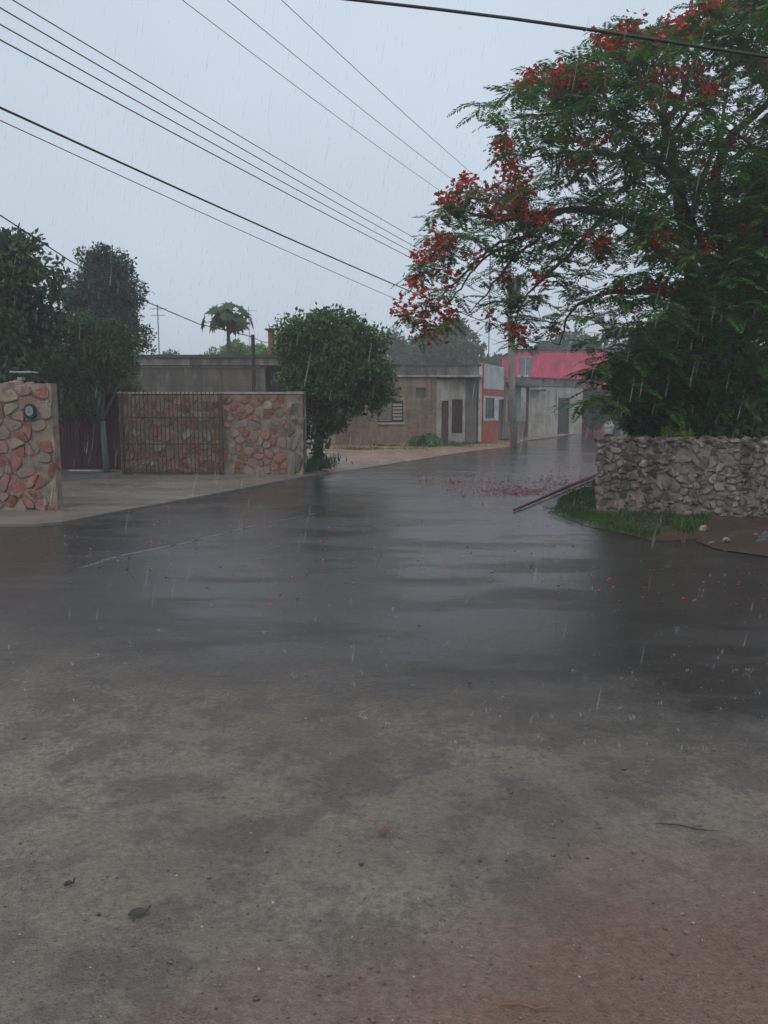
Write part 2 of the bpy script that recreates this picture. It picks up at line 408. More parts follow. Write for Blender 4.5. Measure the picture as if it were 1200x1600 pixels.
def m_drive():
    q = M('wet_concrete')
    col = q.ramp(q.noise(.8, 7, .65), [(.3, (.13, .115, .10)), (.7, (.25, .225, .20))])
    col = q.mix(q.ramp(q.noise(16, 5, .75), [(.4, 0), (.75, .5)]), col, (.1, .09, .08))
    wet = wet_film(q); q.set(col, q.ramp(wet, [(.36, .22), (.64, .5)])); q.b.inputs['IOR'].default_value = 1.34
    return q.m
MAT['drive'] = m_drive()

# ------------------------------------------------------------------ the setting
bm = MB(); R_ = 600
ring = [(R_ * cos(2 * pi * k / 48), R_ * sin(2 * pi * k / 48), -.03) for k in range(48)]
bm.add(ring, [tuple(range(48))])
tag(bm.build('ground', MAT['soil']), kind='structure')

rd = Vector((.395, .919, 0))                               # heading of the road
def gxy(px, py): p = G(px, py); return (p.x, p.y)
left_edge = [(-70, 9.2), (-9, 10.4), gxy(60, 815), gxy(95, 812), gxy(200, 793), gxy(330, 769), gxy(470, 743), gxy(585, 726), gxy(685, 711), gxy(755, 702.5)]
p0 = Vector((*gxy(757, 703), 0)); far = [p0 + rd * t for t in (12, 24, 40, 70, 120)]
right_near = [gxy(1300, 860), gxy(1200, 848), gxy(1100, 838), gxy(1020, 825), gxy(960, 812), gxy(915, 800), gxy(900, 790), gxy(905, 780), gxy(925, 768), gxy(945, 757), gxy(965, 747)]
rn = Vector((*right_near[-1], 0)); right_far = [rn + rd * t for t in (15, 45, 75, 130)]
poly = left_edge + [(p.x, p.y) for p in far] + [(p.x, p.y) for p in reversed(right_far)] + right_near[::-1] + [(70, 7.0), (70, -14), (-70, -14)]
def sheet(name, poly, z, mat, kind='structure'):
    b = bmesh.new(); vs = [b.verts.new((x, y, z)) for x, y in poly]
    f = b.faces.new(vs); f.normal_update()
    if f.normal.z < 0: f.normal_flip()
    bmesh.ops.triangulate(b, faces=b.faces[:])
    me = bpy.data.meshes.new(name); b.to_mesh(me); b.free()
    return tag(link(name, me, mat), kind=kind)
sheet('road', poly, 0.0, MAT['asphalt'])
# concrete apron in front of the gates: a low slab
ap = [(-16, 10.6), (-9, 10.35), gxy(60, 822), gxy(97, 819), gxy(200, 799), gxy(330, 775), gxy(470, 747), gxy(500, 742), (-1.45, 19.6), (-2.0, 21.5), (-16, 21.5)]
m = MB(); m.prism(ap, -.1, .035); tag(m.build('driveway', MAT['drive']), kind='structure')
# sandy verge strip and open dirt lot beyond it, both softly uneven
def terrain(name, poly, mat, h, step=.5, edge=.6, z0=0.004, seed=3):
    from mathutils import noise
    rj = random.Random(seed); pj = []
    for i in range(len(poly)):
        a_, b_ = Vector(poly[i]), Vector(poly[(i + 1) % len(poly)]); k = max(1, int((b_ - a_).length / .12)) if (b_ - a_).length < 9 else 1
        for q_ in range(k):
            p_ = a_.lerp(b_, q_ / k); w_ = noise.noise(Vector((p_.x * 2.2, p_.y * 2.2, seed))) * .13 + rj.uniform(-.02, .02)
            pj.append((p_.x + w_, p_.y + w_ * .8))
    poly = pj
    xs = [p[0] for p in poly]; ys = [p[1] for p in poly]
    b = bmesh.new(); vs = [b.verts.new((x, y, 0)) for x, y in poly]
    f = b.faces.new(vs); f.normal_update()
    if f.normal.z < 0: f.normal_flip()
    for ax, lo, hi in ((0, min(xs), max(xs)), (1, min(ys), max(ys))):
        c = lo + step
        while c < hi:
            no = (1, 0, 0) if ax == 0 else (0, 1, 0); co = (c, 0, 0) if ax == 0 else (0, c, 0)
            bmesh.ops.bisect_plane(b, geom=b.verts[:] + b.edges[:] + b.faces[:], plane_co=co, plane_no=no); c += step
    def dist(x, y):
        d = 1e9
        for i in range(len(poly)):
            a = Vector(poly[i]); e = Vector(poly[(i + 1) % len(poly)]) - a
            t = max(0, min(1, (Vector((x, y)) - a).dot(e) / max(e.length_squared, 1e-9))); d = min(d, (a + e * t - Vector((x, y))).length)
        return d
    for v in b.verts:
        k = min(1, dist(v.co.x, v.co.y) / edge); k = k * k * (3 - 2 * k)
        nn = noise.fractal(Vector((v.co.x * .55 + seed, v.co.y * .55, 0)), 1, 2, 4)
        v.co.z = z0 + k * h * (.75 + .7 * nn)
    bmesh.ops.triangulate(b, faces=b.faces[:])
    me = bpy.data.meshes.new(name); b.to_mesh(me); b.free()
    return tag(link(name, me, mat, smooth=True), kind='structure')
lot = [gxy(500, 741), gxy(560, 733), gxy(640, 720), gxy(730, 706), gxy(800, 697.5), (6.9, 40), (4, 44), (-16, 44), (-16, 21.7), (-1.9, 21.7), (-1.3, 19.7)]
terrain('dirt_lot', lot, MAT['lot'], .10, .5, .9)
vstrip = [gxy(800, 697), (7.1, 40), (12, 50.3), (15.2, 57.5), (12, 60), (4.5, 46), (4.6, 38)]
terrain('verge', vstrip, MAT['verge'], .06, .7, .6, z0=.006, seed=8)
lawn = [gxy(858, 800), gxy(893, 815), gxy(952, 830), gxy(1020, 844), gxy(1045, 846), (6.5, 10.6), (9, 10), (20, 16), (14, 34), (7.2, 23), gxy(936, 750), gxy(905, 762), gxy(868, 778), gxy(852, 789)]
terrain('lawn_soil', lawn, MAT['mud'], .05, .4, .5, z0=.005, seed=5)
bank = [gxy(1100, 835), gxy(1085, 848), gxy(1110, 858), gxy(1160, 864), gxy(1210, 872), gxy(1330, 890), (8.5, 8.2), (9.5, 10.2), (5.4, 10.95)]
terrain('mud_bank', bank, MAT['mud'], .22, .16, .75, z0=.01, seed=12)

# ------------------------------------------------------------------ stone walls
def clip(poly, px, py, nx, ny):
    out = []
    for i in range(len(poly)):
        a, b = poly[i], poly[(i + 1) % len(poly)]
        da = (a[0] - px) * nx + (a[1] - py) * ny; db = (b[0] - px) * nx + (b[1] - py) * ny
        if da <= 0: out.append(a)
        if (da < 0 < db) or (db < 0 < da):
            t = da / (da - db); out.append((a[0] + (b[0] - a[0]) * t, a[1] + (b[1] - a[1]) * t))
    return out
def stones(W, H, s, gap, relief, seed, skip=.0, place=lambda u, v, d: (u, -d, v), squash=1.0, rough=.25):
    """irregular fitted stones on a W x H face (Voronoi cells, shrunk and domed), as one mesh"""
    r = random.Random(seed); mb = MB(); pts = []
    nx, nz = max(1, int(W / s)), max(1, int(H / (s * squash)))
    for i in range(nx + 2):
        for j in range(nz + 2):
            if r.random() < .24: continue
            pts.append(((i - .5 + r.uniform(-.48, .48)) * W / nx, (j - .5 + r.uniform(-.48, .48)) * H / nz))
    for a in pts:
        if not (0 < a[0] < W and 0 < a[1] < H) or r.random() < skip: continue
        poly = [(0, 0), (W, 0), (W, H), (0, H)]
        g = gap * r.uniform(.5, 1.7)
        for b in pts:
            dx, dy = b[0] - a[0], b[1] - a[1]; d = hypot(dx, dy)
            if d < 1e-6 or d > s * 3.4: continue
            k = .5 - g / d * .5
            if k < .1: k = .1
            poly = clip(poly, a[0] + dx * k, a[1] + dy * k, dx, dy)
            if len(poly) < 3: break
        if len(poly) < 3: continue
        for _ in range(2):                         # round the corners off
            q = []
            for i in range(len(poly)):
                p, n = poly[i], poly[(i + 1) % len(poly)]
                q += [(p[0] * .78 + n[0] * .22, p[1] * .78 + n[1] * .22), (p[0] * .22 + n[0] * .78, p[1] * .22 + n[1] * .78)]
            poly = q
        cx = sum(p[0] for p in poly) / len(poly); cy = sum(p[1] for p in poly) / len(poly)
        rad = max(hypot(p[0] - cx, p[1] - cy) for p in poly)
        if rad < .02: continue
        rel = relief * r.uniform(.5, 1.3); tx, ty = r.uniform(-1, 1) * rough, r.uniform(-1, 1) * rough
        n = len(poly); v = []
        ja = [r.uniform(.86, 1.06) for _ in range(n)]; jo = [r.uniform(.9, 1.05) for _ in range(n)]; poly = [(cx + (p[0] - cx) * k_, cy + (p[1] - cy) * k_) for p, k_ in zip(poly, jo)]
        for sc, dp in ((1.0, -.012), (.97, rel * .55), (.80, rel * .95), (.42, rel * 1.04)):
            for i, p in enumerate(poly):
                k = 1 - (1 - sc) * ja[i]
                x, y = cx + (p[0] - cx) * k, cy + (p[1] - cy) * k
                dd = dp + (0 if dp < 0 else ((x - cx) * tx + (y - cy) * ty) * .9 + r.uniform(-.12, .12) * rel)
                v.append(place(x, y, dd))
        v.append(place(cx, cy, rel * 1.05))
        f = [(k * n + i, k * n + (i + 1) % n, (k + 1) * n + (i + 1) % n, (k + 1) * n + i) for k in range(3) for i in range(n)]
        f += [(3 * n + i, 3 * n + (i + 1) % n, 4 * n) for i in range(n)]
        mb.add(v, f)
    return mb
def rough_top(mb, x0, x1, y0, y1, z, seed, r=(.06, .12), step=.12):
    q = random.Random(seed); x = x0
    while x < x1:
        for _ in range(2):
            k = q.uniform(*r)
            mb.blob((x + q.uniform(-.04, .04), q.uniform(y0, y1), z + q.uniform(-.03, .03)), (k * 1.2, k, k * .6), q.randint(0, 9999), .25)
        x += step * q.uniform(.7, 1.3)
# left pillar wall with the number plate
lw = empty('stone_wall', (-9.6, 12.15, 0), 0, 'near stone wall of orange and tan slabs at left edge carrying an oval plate', 'stone wall')
W1 = -5.13 + 9.6
m = MB(); m.box(0, W1, 0.02, .24, -.1, 2.0); m.build('mortar_core', MAT['mortar_warm'], lw)
m = stones(W1, 1.97, .17, .013, .009, 4, .1, rough=.3)
e = stones(.22, 1.97, .2, .02, .007, 5, .06, rough=.2, place=lambda u, v, d: (W1 + d, .02 + u, v)); m.add(e.v, e.f)
m.build('facing_stones', MAT['orange_stone'], lw)
m = MB(); rough_top(m, .1, W1 - .05, .05, .2, 1.985, 9, (.04, .09), .16); m.build('top_stones', MAT['orange_stone'], lw)
# number plate: dark oval with a pale centre and small dark figures
c = AT(46, 643, 12.08)
pl = empty('house_plaque', (c.x, 12.105, c.z), 0, 'dark oval house plaque with pale centre on near stone wall', 'plaque')
def disc(mb, rx, rz, y0, y1, n=28, cx=0, cz=0):
    v = [(cx + rx * cos(2 * pi * k / n), y, cz + rz * sin(2 * pi * k / n)) for y in (y0, y1) for k in range(n)]
    mb.add(v, [tuple(range(n)), tuple(range(2 * n - 1, n - 1, -1))] + [(k, n + k, n + (k + 1) % n, (k + 1) % n) for k in range(n)]); return mb
disc(MB(), .085, .12, -.03, .05).build('rim', MAT['plaque'], pl)
disc(MB(), .058, .078, -.038, -.031, cz=.008).build('face', MAT['plaque_face'], pl)
m = MB(); disc(m, .026, .008, -.042, -.039, 12, 0, -.004); disc(m, .02, .006, -.042, -.039, 12, .004, .03); m.build('figure', MAT['plaque'], pl)
# metal hood / lamp on top of the wall
hb = AT(38, 583, 12.4)
hd = empty('lamp_hood', (hb.x, 12.4, 2.03), 0, 'small pale metal hood on dark posts above near stone wall', 'lamp hood')
m = MB(); m.box(-.17, .17, -.13, .13, .14, .16); m.build('cover', MAT['pale_metal'], hd)
for sx in (-.12, .12): m = MB(); m.tube([(sx, 0, -.02), (sx, 0, .14)], .02, 6); m.build('post', MAT['dark_wood'], hd)
m = MB(); m.box(-.09, -.02, -.06, .06, .03, .07); m.build('lamp', MAT['pale_metal'], hd)

# second stone wall, behind the sliding bar gate
sx0, sx1, sy = AT(190, 742, 19.0).x, AT(449, 742, 19.0).x, 19.0
sw = empty('stone_wall', (sx0, sy, 0), 0, 'stone wall with red and orange stones behind sliding bar gate', 'stone wall')
W2 = sx1 - sx0
m = MB(); m.box(0, W2, .02, .32, -.1, 1.98); m.build('mortar_core', MAT['mortar_warm'], sw)
stones(W2, 1.95, .18, .014, .008, 21, .1, rough=.3).build('facing_stones', MAT['orange_stone'], sw)
m = MB(); m.box(-.01, W2 + .005, -.02, .34, 1.98, 2.02); m.build('coping', MAT['ledge'], sw)
# end pillar
pw = AT(474, 742, 19).x - sx1
pp = empty('stone_pillar', (sx1 + .006, sy - .03, 0), 0, 'dull brown stone pillar ending the gate wall beside leafy tree', 'pillar')
m = MB(); m.box(0, pw, 0, .4, -.1, 1.97); m.build('mortar_core', MAT['mortar_warm'], pp)
mm = stones(pw, 1.95, .22, .05, .02, 31, .0); e = stones(.4, 1.95, .22, .05, .02, 33, .0, place=lambda u, v, d: (pw + d, u, v)); mm.add(e.v, e.f)
mm.build('facing_stones', MAT['rubble_stone'], pp)
m = MB(); m.box(-.01, pw + .02, -.03, .42, 1.97, 2.03); m.build('cap', MAT['ledge'], pp)
pc = AT(474, 700, 19.6)
m = MB(); m.tube([(pc.x + .02, 19.65, -.05), (pc.x + .02, 19.65, 2.05)], .06, 8)
tag(m.build('post', MAT['concrete_pole']), 'grey concrete post standing behind the end of the stone pillar', 'post')
# sliding gate of vertical bars standing before the wall
gx0, gx1 = AT(193, 740, 18.8).x, AT(348, 740, 18.8).x; gw = gx1 - gx0
gt = empty('bar_gate', (gx0, 18.82, 0.04), 0, 'open sliding gate of thin rusty vertical bars before the orange stone wall', 'gate')
m = MB()
for z in (.03, .72, 1.36, 1.9): m.box(0, gw, -.014, .014, z, z + .035)
m.build('rail', MAT['bar_metal'], gt)
for x in (0, gw): 
    m = MB(); m.box(x - .03, x + .03, -.022, .022, 0, 1.95); m.build('stile', MAT['bar_metal'], gt)
nb = 24; proto = None
for i in range(nb):
    x = .06 + (gw - .12) * i / (nb - 1)
    if proto is None:
        m = MB(); m.box(-.011, .011, -.026, -.0145, .02, 1.98); proto = m.build('bar', MAT['bar_metal'], gt); proto.location.x = x
    else:
        q = proto.copy(); C.objects.link(q); q.parent = gt; q.location.x = x
# maroon sheet gate further back
mx0, mx1 = AT(60, 737, 20.2).x, AT(191, 737, 20.2).x
mg = empty('metal_gate', (mx0, 20.2, .04), 0, 'dark maroon sheet metal gate set back between two stone walls', 'gate')
m = MB(); W_ = mx1 - mx0; n_ = 26
for i in range(n_):
    x = W_ * i / n_; m.box(x + .003, x + W_ / n_ * .55, -.012, .012, .06, 1.95); m.box(x + W_ / n_ * .55 + .001, x + W_ / n_, -.002, .01, .06, 1.95)
m.build('sheet', MAT['maroon'], mg)
m = MB(); m.box(0, W_, -.03, -.0125, 0.02, .08); m.box(0, W_, -.03, -.0125, 1.9, 1.97); m.box(W_ * .5 - .03, W_ * .5 + .03, -.032, -.0125, .08, 1.9); m.build('frame', MAT['maroon'], mg)

# right dry-stone rubble wall
A = Vector((3.3, 12.05, 0)); B = Vector((6.15, 10.95, 0)); dr = (B - A).normalized(); ang = atan2(dr.y, dr.x); WR = 9.0
rw = empty('rubble_wall', A, ang, 'grey rubble stone wall below the bushes at right of the road', 'stone wall')
m = MB(); m.box(.015, WR, .012, .5, -.15, 1.13); m.build('wall_core', MAT['mortar_grey'], rw)
m = stones(WR, 1.13, .12, .012, .022, 41, .16, squash=.8, rough=.5)
e = stones(.5, 1.13, .14, .015, .05, 42, 0, place=lambda u, v, d: (.03 - d, u, v), squash=.85, rough=.4); m.add(e.v, e.f)
q = random.Random(3)
for i in range(380):                                # small chinking stones that stand proud
    k = q.uniform(.015, .055); m.blob((q.uniform(0, 5.5), -.002 - q.uniform(0, .02), q.uniform(.02, 1.1)), (k * 1.3, k * .8, k * .8), i, .3)
m.build('wall_stone', MAT['rubble_stone'], rw)
m = MB(); rough_top(m, .05, WR, .05, .45, 1.14, 17, (.06, .13), .1); rough_top(m, .05, WR, -.01, .1, 1.13, 18, (.05, .1), .1)
m.build('top_stone', MAT['rubble_stone'], rw)
# low broken wall by the dirt lot
bw = empty('broken_wall', (AT(524, 690, 34.5).x, 34.5, 0), 0, 'low broken tan wall behind the leafy tree by dirt lot', 'wall')
m = MB(); Wb = AT(590, 690, 34.5).x - AT(524, 690, 34.5).x
xs = [i * Wb / 9 for i in range(10)]
for i in range(9):
    m.box(xs[i], xs[i + 1], 0, .2, -.1, [1.15, 1.3, 1.05, 1.2, 1.25, 1.35, 1.2, 1.1, 1.15][i])
m.build('wall', MAT['block_tan'], bw)
m = MB(); m.box(-.45, 0, -.01, .22, -.1, 1.1); m.build('end_pier', MAT['plaster_white'], bw)

# ------------------------------------------------------------------ buildings
# grey block house behind the gate wall
Yh = 27.0; hx0, hx1 = AT(150, 600, Yh).x, AT(452, 600, Yh).x; Wh = hx1 - hx0
def lx(px, Y, o): return AT(px, 640, Y).x - o
def lz(py, Y): return AT(600, py, Y).z
h1 = empty('block_house', (hx0, Yh, 0), 0, 'grey concrete block house with flat roof behind the gate wall', 'house')
zt = lz(557, Yh)
px_porch = lx(408, Yh, hx0)
m = wall_holes(MB(), 0, px_porch, 0, zt - .3, 0, .2, [])
m.box(0, .2, .201, 7, 0, zt - .3); m.box(.201, px_porch - .001, 6.8, 7, 0, zt - .3); m.build('wall', MAT['block_grey'], h1)
m = MB(); m.box(px_porch + .004, Wh - .15, 1.2, 1.4, 0, zt - .3); m.box(px_porch - .2, px_porch, .203, 1.2, 0, zt - .31); m.build('porch_wall', MAT['cement_dark'], h1)
m = MB(); m.box(px_porch + .002, px_porch + .16, -.02, .14, 0, zt - .3); m.box(Wh - .14, Wh, -.02, .14, 0, zt - .3); m.build('porch_column', MAT['parapet'], h1)
m = MB(); m.box(-.05, Wh + .02, -.12, 7.1, zt - .298, zt - .06); m.build('roof_beam', MAT['parapet'], h1)
m = MB(); m.box(-.08, Wh + .05, -.16, 7.2, zt - .058, zt + .05); m.build('roof', MAT['coping'], h1)
wn_ = empty; wx = lx(438, Yh, hx0)
m = MB(); m.box(wx - .2, wx + .22, 1.16, 1.195, 1.3, lz(609, Yh)); wo = m.build('window', MAT['dark_door'], h1)
m = MB(); m.box(wx - .16, wx - .02, 1.14, 1.158, 1.34, lz(610, Yh) - .03); m.box(wx + .02, wx + .18, 1.14, 1.158, 1.34, lz(610, Yh) - .03); m.build('pane', MAT['glass'], wo)
# long mortar beam line across facade
m = MB(); m.box(.02, px_porch - .02, -.018, -.001, lz(573, Yh) - .03, lz(573, Yh) + .03); m.build('tie_beam', MAT['ledge'], h1)
cc = AT(437, 553, 27.6)
m = MB(); m.box(cc.x - .14, cc.x + .12, 27.4, 27.7, zt + .052, zt + .3); tag(m.build('water_block', MAT['cement_dark']), 'small dark cement block on the flat roof of grey house', 'roof block')
ch = AT(424, 535, 28)
rp = empty('rusty_column', (ch.x, 28.0, zt + .051), 0, 'rusty unfinished column with flat cap rising from grey roof', 'column')
m = MB(); m.box(-.1, .1, -.1, .1, 0, lz(516, 28) - zt - .05); m.build('shaft', MAT['rust'], rp)
zc = lz(516, 28) - zt - .05
m = MB(); m.box(-.2, .2, -.16, .16, zc + .001, zc + .05); m.build('cap', MAT['coping'], rp)
m = MB()
for ax, ay in ((-.06, -.06), (.06, -.06), (.06, .06), (-.06, .06)): m.tube([(ax, ay, zc + .05), (ax * 1.3, ay, zc + .2)], .008, 5)
m.build('rebar', MAT['rust'], rp)
# dark wooden post in front of it
wp = AT(397, 620, 23)
m = MB(); m.tube([(wp.x + .03, 23, -.1), (wp.x + .01, 23, 1.8), (wp.x, 23, lz(523, 23))], [.07, .065, .055], 8)
tag(m.build('wooden_post', MAT['dark_wood']), 'dark wooden post rising in front of grey block house', 'post')

# tan block house
Y2 = 36.0; ox = AT(520, 640, Y2).x; X = lambda px: AT(px, 640, Y2).x - ox; Z = lambda py: lz(py, Y2)
h2 = empty('tan_house', (ox, Y2, 0), 0, 'weathered tan block house with grey parapet beyond the dirt lot', 'house')
Wt = X(751); zr = Z(570); zl = Z(589)
w_hole = (X(590), X(630), Z(660), Z(626))
m = wall_holes(MB(), 0, X(682), 0, zl, 0, .18, [w_hole, (X(650), X(665), Z(622), Z(606))])
m.box(0, .18, .181, 6.8, 0, zl); m.box(.181, Wt, 6.62, 6.8, 0, zl); m.box(Wt - .18, Wt, .19, 6.619, 0, zl); m.build('wall', MAT['block_tan'], h2)
m = MB(); m.box(X(650), X(665), .09, .18, Z(622), Z(606)); m.build('blocked_opening', MAT['cement_dark'], h2)
d1 = (X(690), X(701), -.05, Z(626)); d2 = (X(706), X(723), Z(677), Z(624))
m = wall_holes(MB(), X(682) + .002, X(727), -.02, zl - .12, .012, .2, [d1, d2]); m.build('porch_wall', MAT['plaster_white'], h2)
m = MB(); m.box(X(727) + .002, Wt - .182, .02, .2, -.02, zl - .12); m.build('darker_wall', MAT['cement_dark'], h2)  # front section toned darker than the plaster beside it
m = MB(); m.box(-.02, Wt - .0, -.03, 6.9, zl + .071, zr - .06); m.build('parapet', MAT['parapet'], h2)
m = MB(); m.box(-.05, X(686), -.14, -.031, zl, zl + .07); m.box(X(686) + .001, Wt - .02, -.5, -.031, zl - .02, zl + .06); m.build('ledge', MAT['ledge'], h2)
m = MB(); m.box(-.03, Wt + .02, -.07, 6.95, zr - .059, zr + .03); m.build('roof', MAT['coping'], h2)
m = MB(); m.box(d1[0] + .002, d1[1] - .002, .1, .14, .0, d1[3] - .004); dd = m.build('door', MAT['brown_door'], h2)
m = MB(); m.tube([(d1[1] - .06, .06, 1.0), (d1[1] - .06, .1, 1.0)], .02, 8); m.build('handle', MAT['pale_metal'], dd)
m = MB(); x0, x1, z0, z1 = d2; 
for a in (x0 + .002, (x0 + x1) / 2 - .02, x1 - .042): m.box(a, a + .04, .1, .15, z0 + .003, z1 - .003)
wf = m.build('tall_window', MAT['brown_door'], h2)
m = MB(); m.box(x0 + .04, x1 - .04, .152, .16, z0 + .02, z1 - .02); m.build('pane', MAT['dark_door'], wf)
m = MB()
for i in range(7): zz = z0 + .1 + i * (z1 - z0 - .2) / 6; m.box(x0 + .045, x1 - .045, .13, .149, zz - .012, zz + .012)
m.build('grille', MAT['brown_door'], wf)
x0, x1, z0, z1 = w_hole
m = MB(); m.box(x0 + .002, x1 - .002, .04, .12, z1 - .06, z1 - .002); m.box(x0 + .002, x1 - .002, .04, .12, z0 + .002, z0 + .05)
xm = X(612)
for a in (x0 + .002, xm, x1 - .05): m.box(a, a + .045, .04, .12, z0 + .051, z1 - .061)
wf = m.build('lattice_window', MAT['dark_door'], h2)
m = MB()
for i in range(5): zz = z0 + .12 + i * (z1 - z0 - .2) / 5; m.box(xm + .047, x1 - .052, .05, .1, zz, zz + .1)
m.build('louvre', MAT['lattice'], wf)
m = MB(); nx_, nz_ = 5, 7; cw = (xm - x0 - .05) / nx_; chh = (z1 - z0 - .12) / nz_
for i in range(nx_):
    for j in range(nz_):
        cx_, cz_ = x0 + .048 + (i + .5) * cw, z0 + .055 + (j + .5) * chh
        for k in range(8):
            a0, a1 = 2 * pi * k / 8, 2 * pi * (k + 1) / 8
            m.tube([(cx_ + cw * .4 * cos(a0), .07, cz_ + chh * .4 * sin(a0)), (cx_ + cw * .4 * cos(a1), .07, cz_ + chh * .4 * sin(a1))], .018, 4)
m.build('block_screen', MAT['lattice'], wf)
m = MB(); m.box(x0, x1, .17, .178, z0, z1); m.build('backing', MAT['dark_door'], wf)

m = MB(); m.box(w_hole[0] - .06, w_hole[1] + .06, -.07, -.002, w_hole[2] - .09, w_hole[2] - .005); m.build('sill', MAT['ledge'], h2)
m = MB(); m.box(X(672), X(676), -.09, -.002, 1.45, 1.85); m.tube([(X(674), -.04, 1.85), (X(674), -.04, zl - .02)], .02, 6); m.build('meter_box', MAT['cement_dark'], h2)
for px_ in (610, 668): m = MB(); m.box(X(px_) - .05, X(px_) + .05, -.3, -.142, zl + .1, zl + .16); m.build('roof_spout', MAT['coping'], h2)
m = MB(); m.box(d1[0] - .1, d1[1] + .1, -.16, .01, -.03, .05); m.build('door_step', MAT['ledge'], h2)

# white and orange shop, its front along the road
so_ = Vector((AT(753, 640, 36.05).x, 35.9, 0)); sa = atan2(.919, .395)
h3 = empty('corner_shop', so_, sa, 'small white shop with orange base and band beside tan house', 'shop')
Lp = 3.9; loc = lambda x, y: tuple((Matrix.Rotation(-sa, 2) @ Vector((x - so_.x, y - so_.y))))
foot = [(0.0, 0.0), (Lp, 0.0), loc(5.2, 43.2), loc(so_.x - .0, 42.9)]
z_top, z_b1, z_b0, z_base = 3.68, 2.56, 2.26, 1.08
def along(px):                                             # distance along the front for a photo column
    k = (px - 600) / F; return (k * so_.y - so_.x) / (rd.x - k * rd.y)
wa, wb, da, db = along(757), along(771), along(777.5), along(786)
holes = [(wa, wb, 1.2, 2.15), (da, db, 0, 2.1)]
m = wall_holes(MB(), 0, Lp, 0, z_top, 0, .18, holes)
v1, v2 = loc(so_.x + .02, 42.9), loc(5.2, 43.2)
m.prism([(0.02, .181), (Lp - .02, .181), v2, v1], 3.3, z_top - .1)
m.prism([(0.0, .181), (.16, .181), (v1[0] + .16, v1[1]), v1], 0, 3.3)
m.build('wall', MAT['shop_white'], h3)
m = MB(); m.box(-.02, Lp + .02, -.03, -.003, z_b0, z_b1); m.build('band', MAT['shop_orange'], h3)
m = MB(); m.box(-.02, da - .06, -.035, -.003, 0, z_base); m.build('base', MAT['shop_orange'], h3)
m = MB(); m.box(-.03, .06, -.04, -.031, z_base, z_top + .02); m.box(-.035, -.003, -.04, .02, 0, z_top + .02); m.build('corner_trim', MAT['shop_orange'], h3)
m = MB(); m.box(Lp - .1, Lp + .02, -.04, -.031, z_base, z_top + .01); m.build('end_trim', MAT['shop_orange'], h3)
m = MB(); m.box(wa + .002, wb - .002, .05, .09, 1.2, 2.15); wf = m.build('window', MAT['glass'], h3)
m = MB()
for i in range(5): xx = wa + .03 + i * (wb - wa - .06) / 4; m.box(xx - .012, xx + .012, .02, .04, 1.21, 2.14)
m.box(wa, wb, .015, .045, 1.65, 1.69); m.build('bars', MAT['dark_door'], wf)
m = MB(); m.box(da + .004, db - .004, .06, .1, .0, 2.095); m.build('door', MAT['dark_door'], h3)

# pale green house with a porch slab
go = so_ + rd * 4.35; go.z = 0
h4 = empty('green_house', go, sa, 'pale green plastered house with porch slab behind utility pole', 'house')
L4 = 5.6
m = wall_holes(MB(), 0, L4, 0, 2.85, .6, .8, [(2.6, 3.6, 0, 2.1), (.7, 1.6, 1.0, 2.1)]); m.box(0, .18, .801, 4.5, 0, 2.85); m.box(L4 - .18, L4, .801, 4.5, 0, 2.85)
m.build('wall', MAT['green_plaster'], h4)
m = MB(); m.box(-.1, L4 + .5, -.35, 4.6, 2.851, 2.99); m.build('roof', MAT['coping'], h4)
m = MB(); m.box(0, 2.5, .3, .42, 0, .95); m.box(3.7, L4, .3, .42, 0, .95); m.build('porch_wall', MAT['block_tan'], h4)
m = MB(); m.box(2.602, 3.598, .7, .74, 0, 2.095); m.build('door', MAT['brown_door'], h4)
m = MB(); m.box(.702, 1.598, .7, .74, 1.0, 2.1); m.build('window', MAT['glass'], h4)
for x in (.1, L4 - .25): m = MB(); m.box(x, x + .15, .1, .25, 0, 2.85); m.build('porch_column', MAT['block_tan'], h4)

# white house
a5 = Vector((AT(826, 640, 48.5).x, 48.5, 0)); b5 = Vector((AT(910, 640, 52.0).x, 52.0, 0)); d5 = b5 - a5; L5 = d5.length
h5 = empty('white_house', a5, atan2(d5.y, d5.x), 'stained white single storey house with dark door below pink house', 'house')
zt5 = 3.55; u = lambda px: L5 * (px - 826) / 84
m = wall_holes(MB(), 0, L5, 0, zt5 - .5, 0, .2, [(u(870.5), u(889), 0, 2.35)]); m.box(0, .2, .201, 4, 0, zt5 - .5); m.box(L5 - .2, L5, .201, 4, 0, zt5 - .5); m.build('wall', MAT['white_house'], h5)
m = MB(); m.box(-.1, L5 + .05, -.06, 4.1, zt5 - .499, zt5 - .06); m.build('parapet', MAT['parapet'], h5)
m = MB(); m.box(-.12, L5 + .1, -.12, 4.15, zt5 - .059, zt5 + .03); m.build('roof', MAT['coping'], h5)
m = MB(); m.box(u(826), u(842), -.5, -.061, 2.72, 2.83); m.build('door_canopy', MAT['coping'], h5)
m = MB(); m.box(u(870.5) + .003, u(889) - .003, .08, .12, 0, 2.345); m.build('door', MAT['dark_door'], h5)
m = MB(); m.tube([(u(868), -.04, .9), (u(868), -.04, 3.0)], .035, 6); m.box(u(864), u(868), -.1, -.002, 1.35, 1.6); m.build('meter_pipe', MAT['pale_metal'], h5)
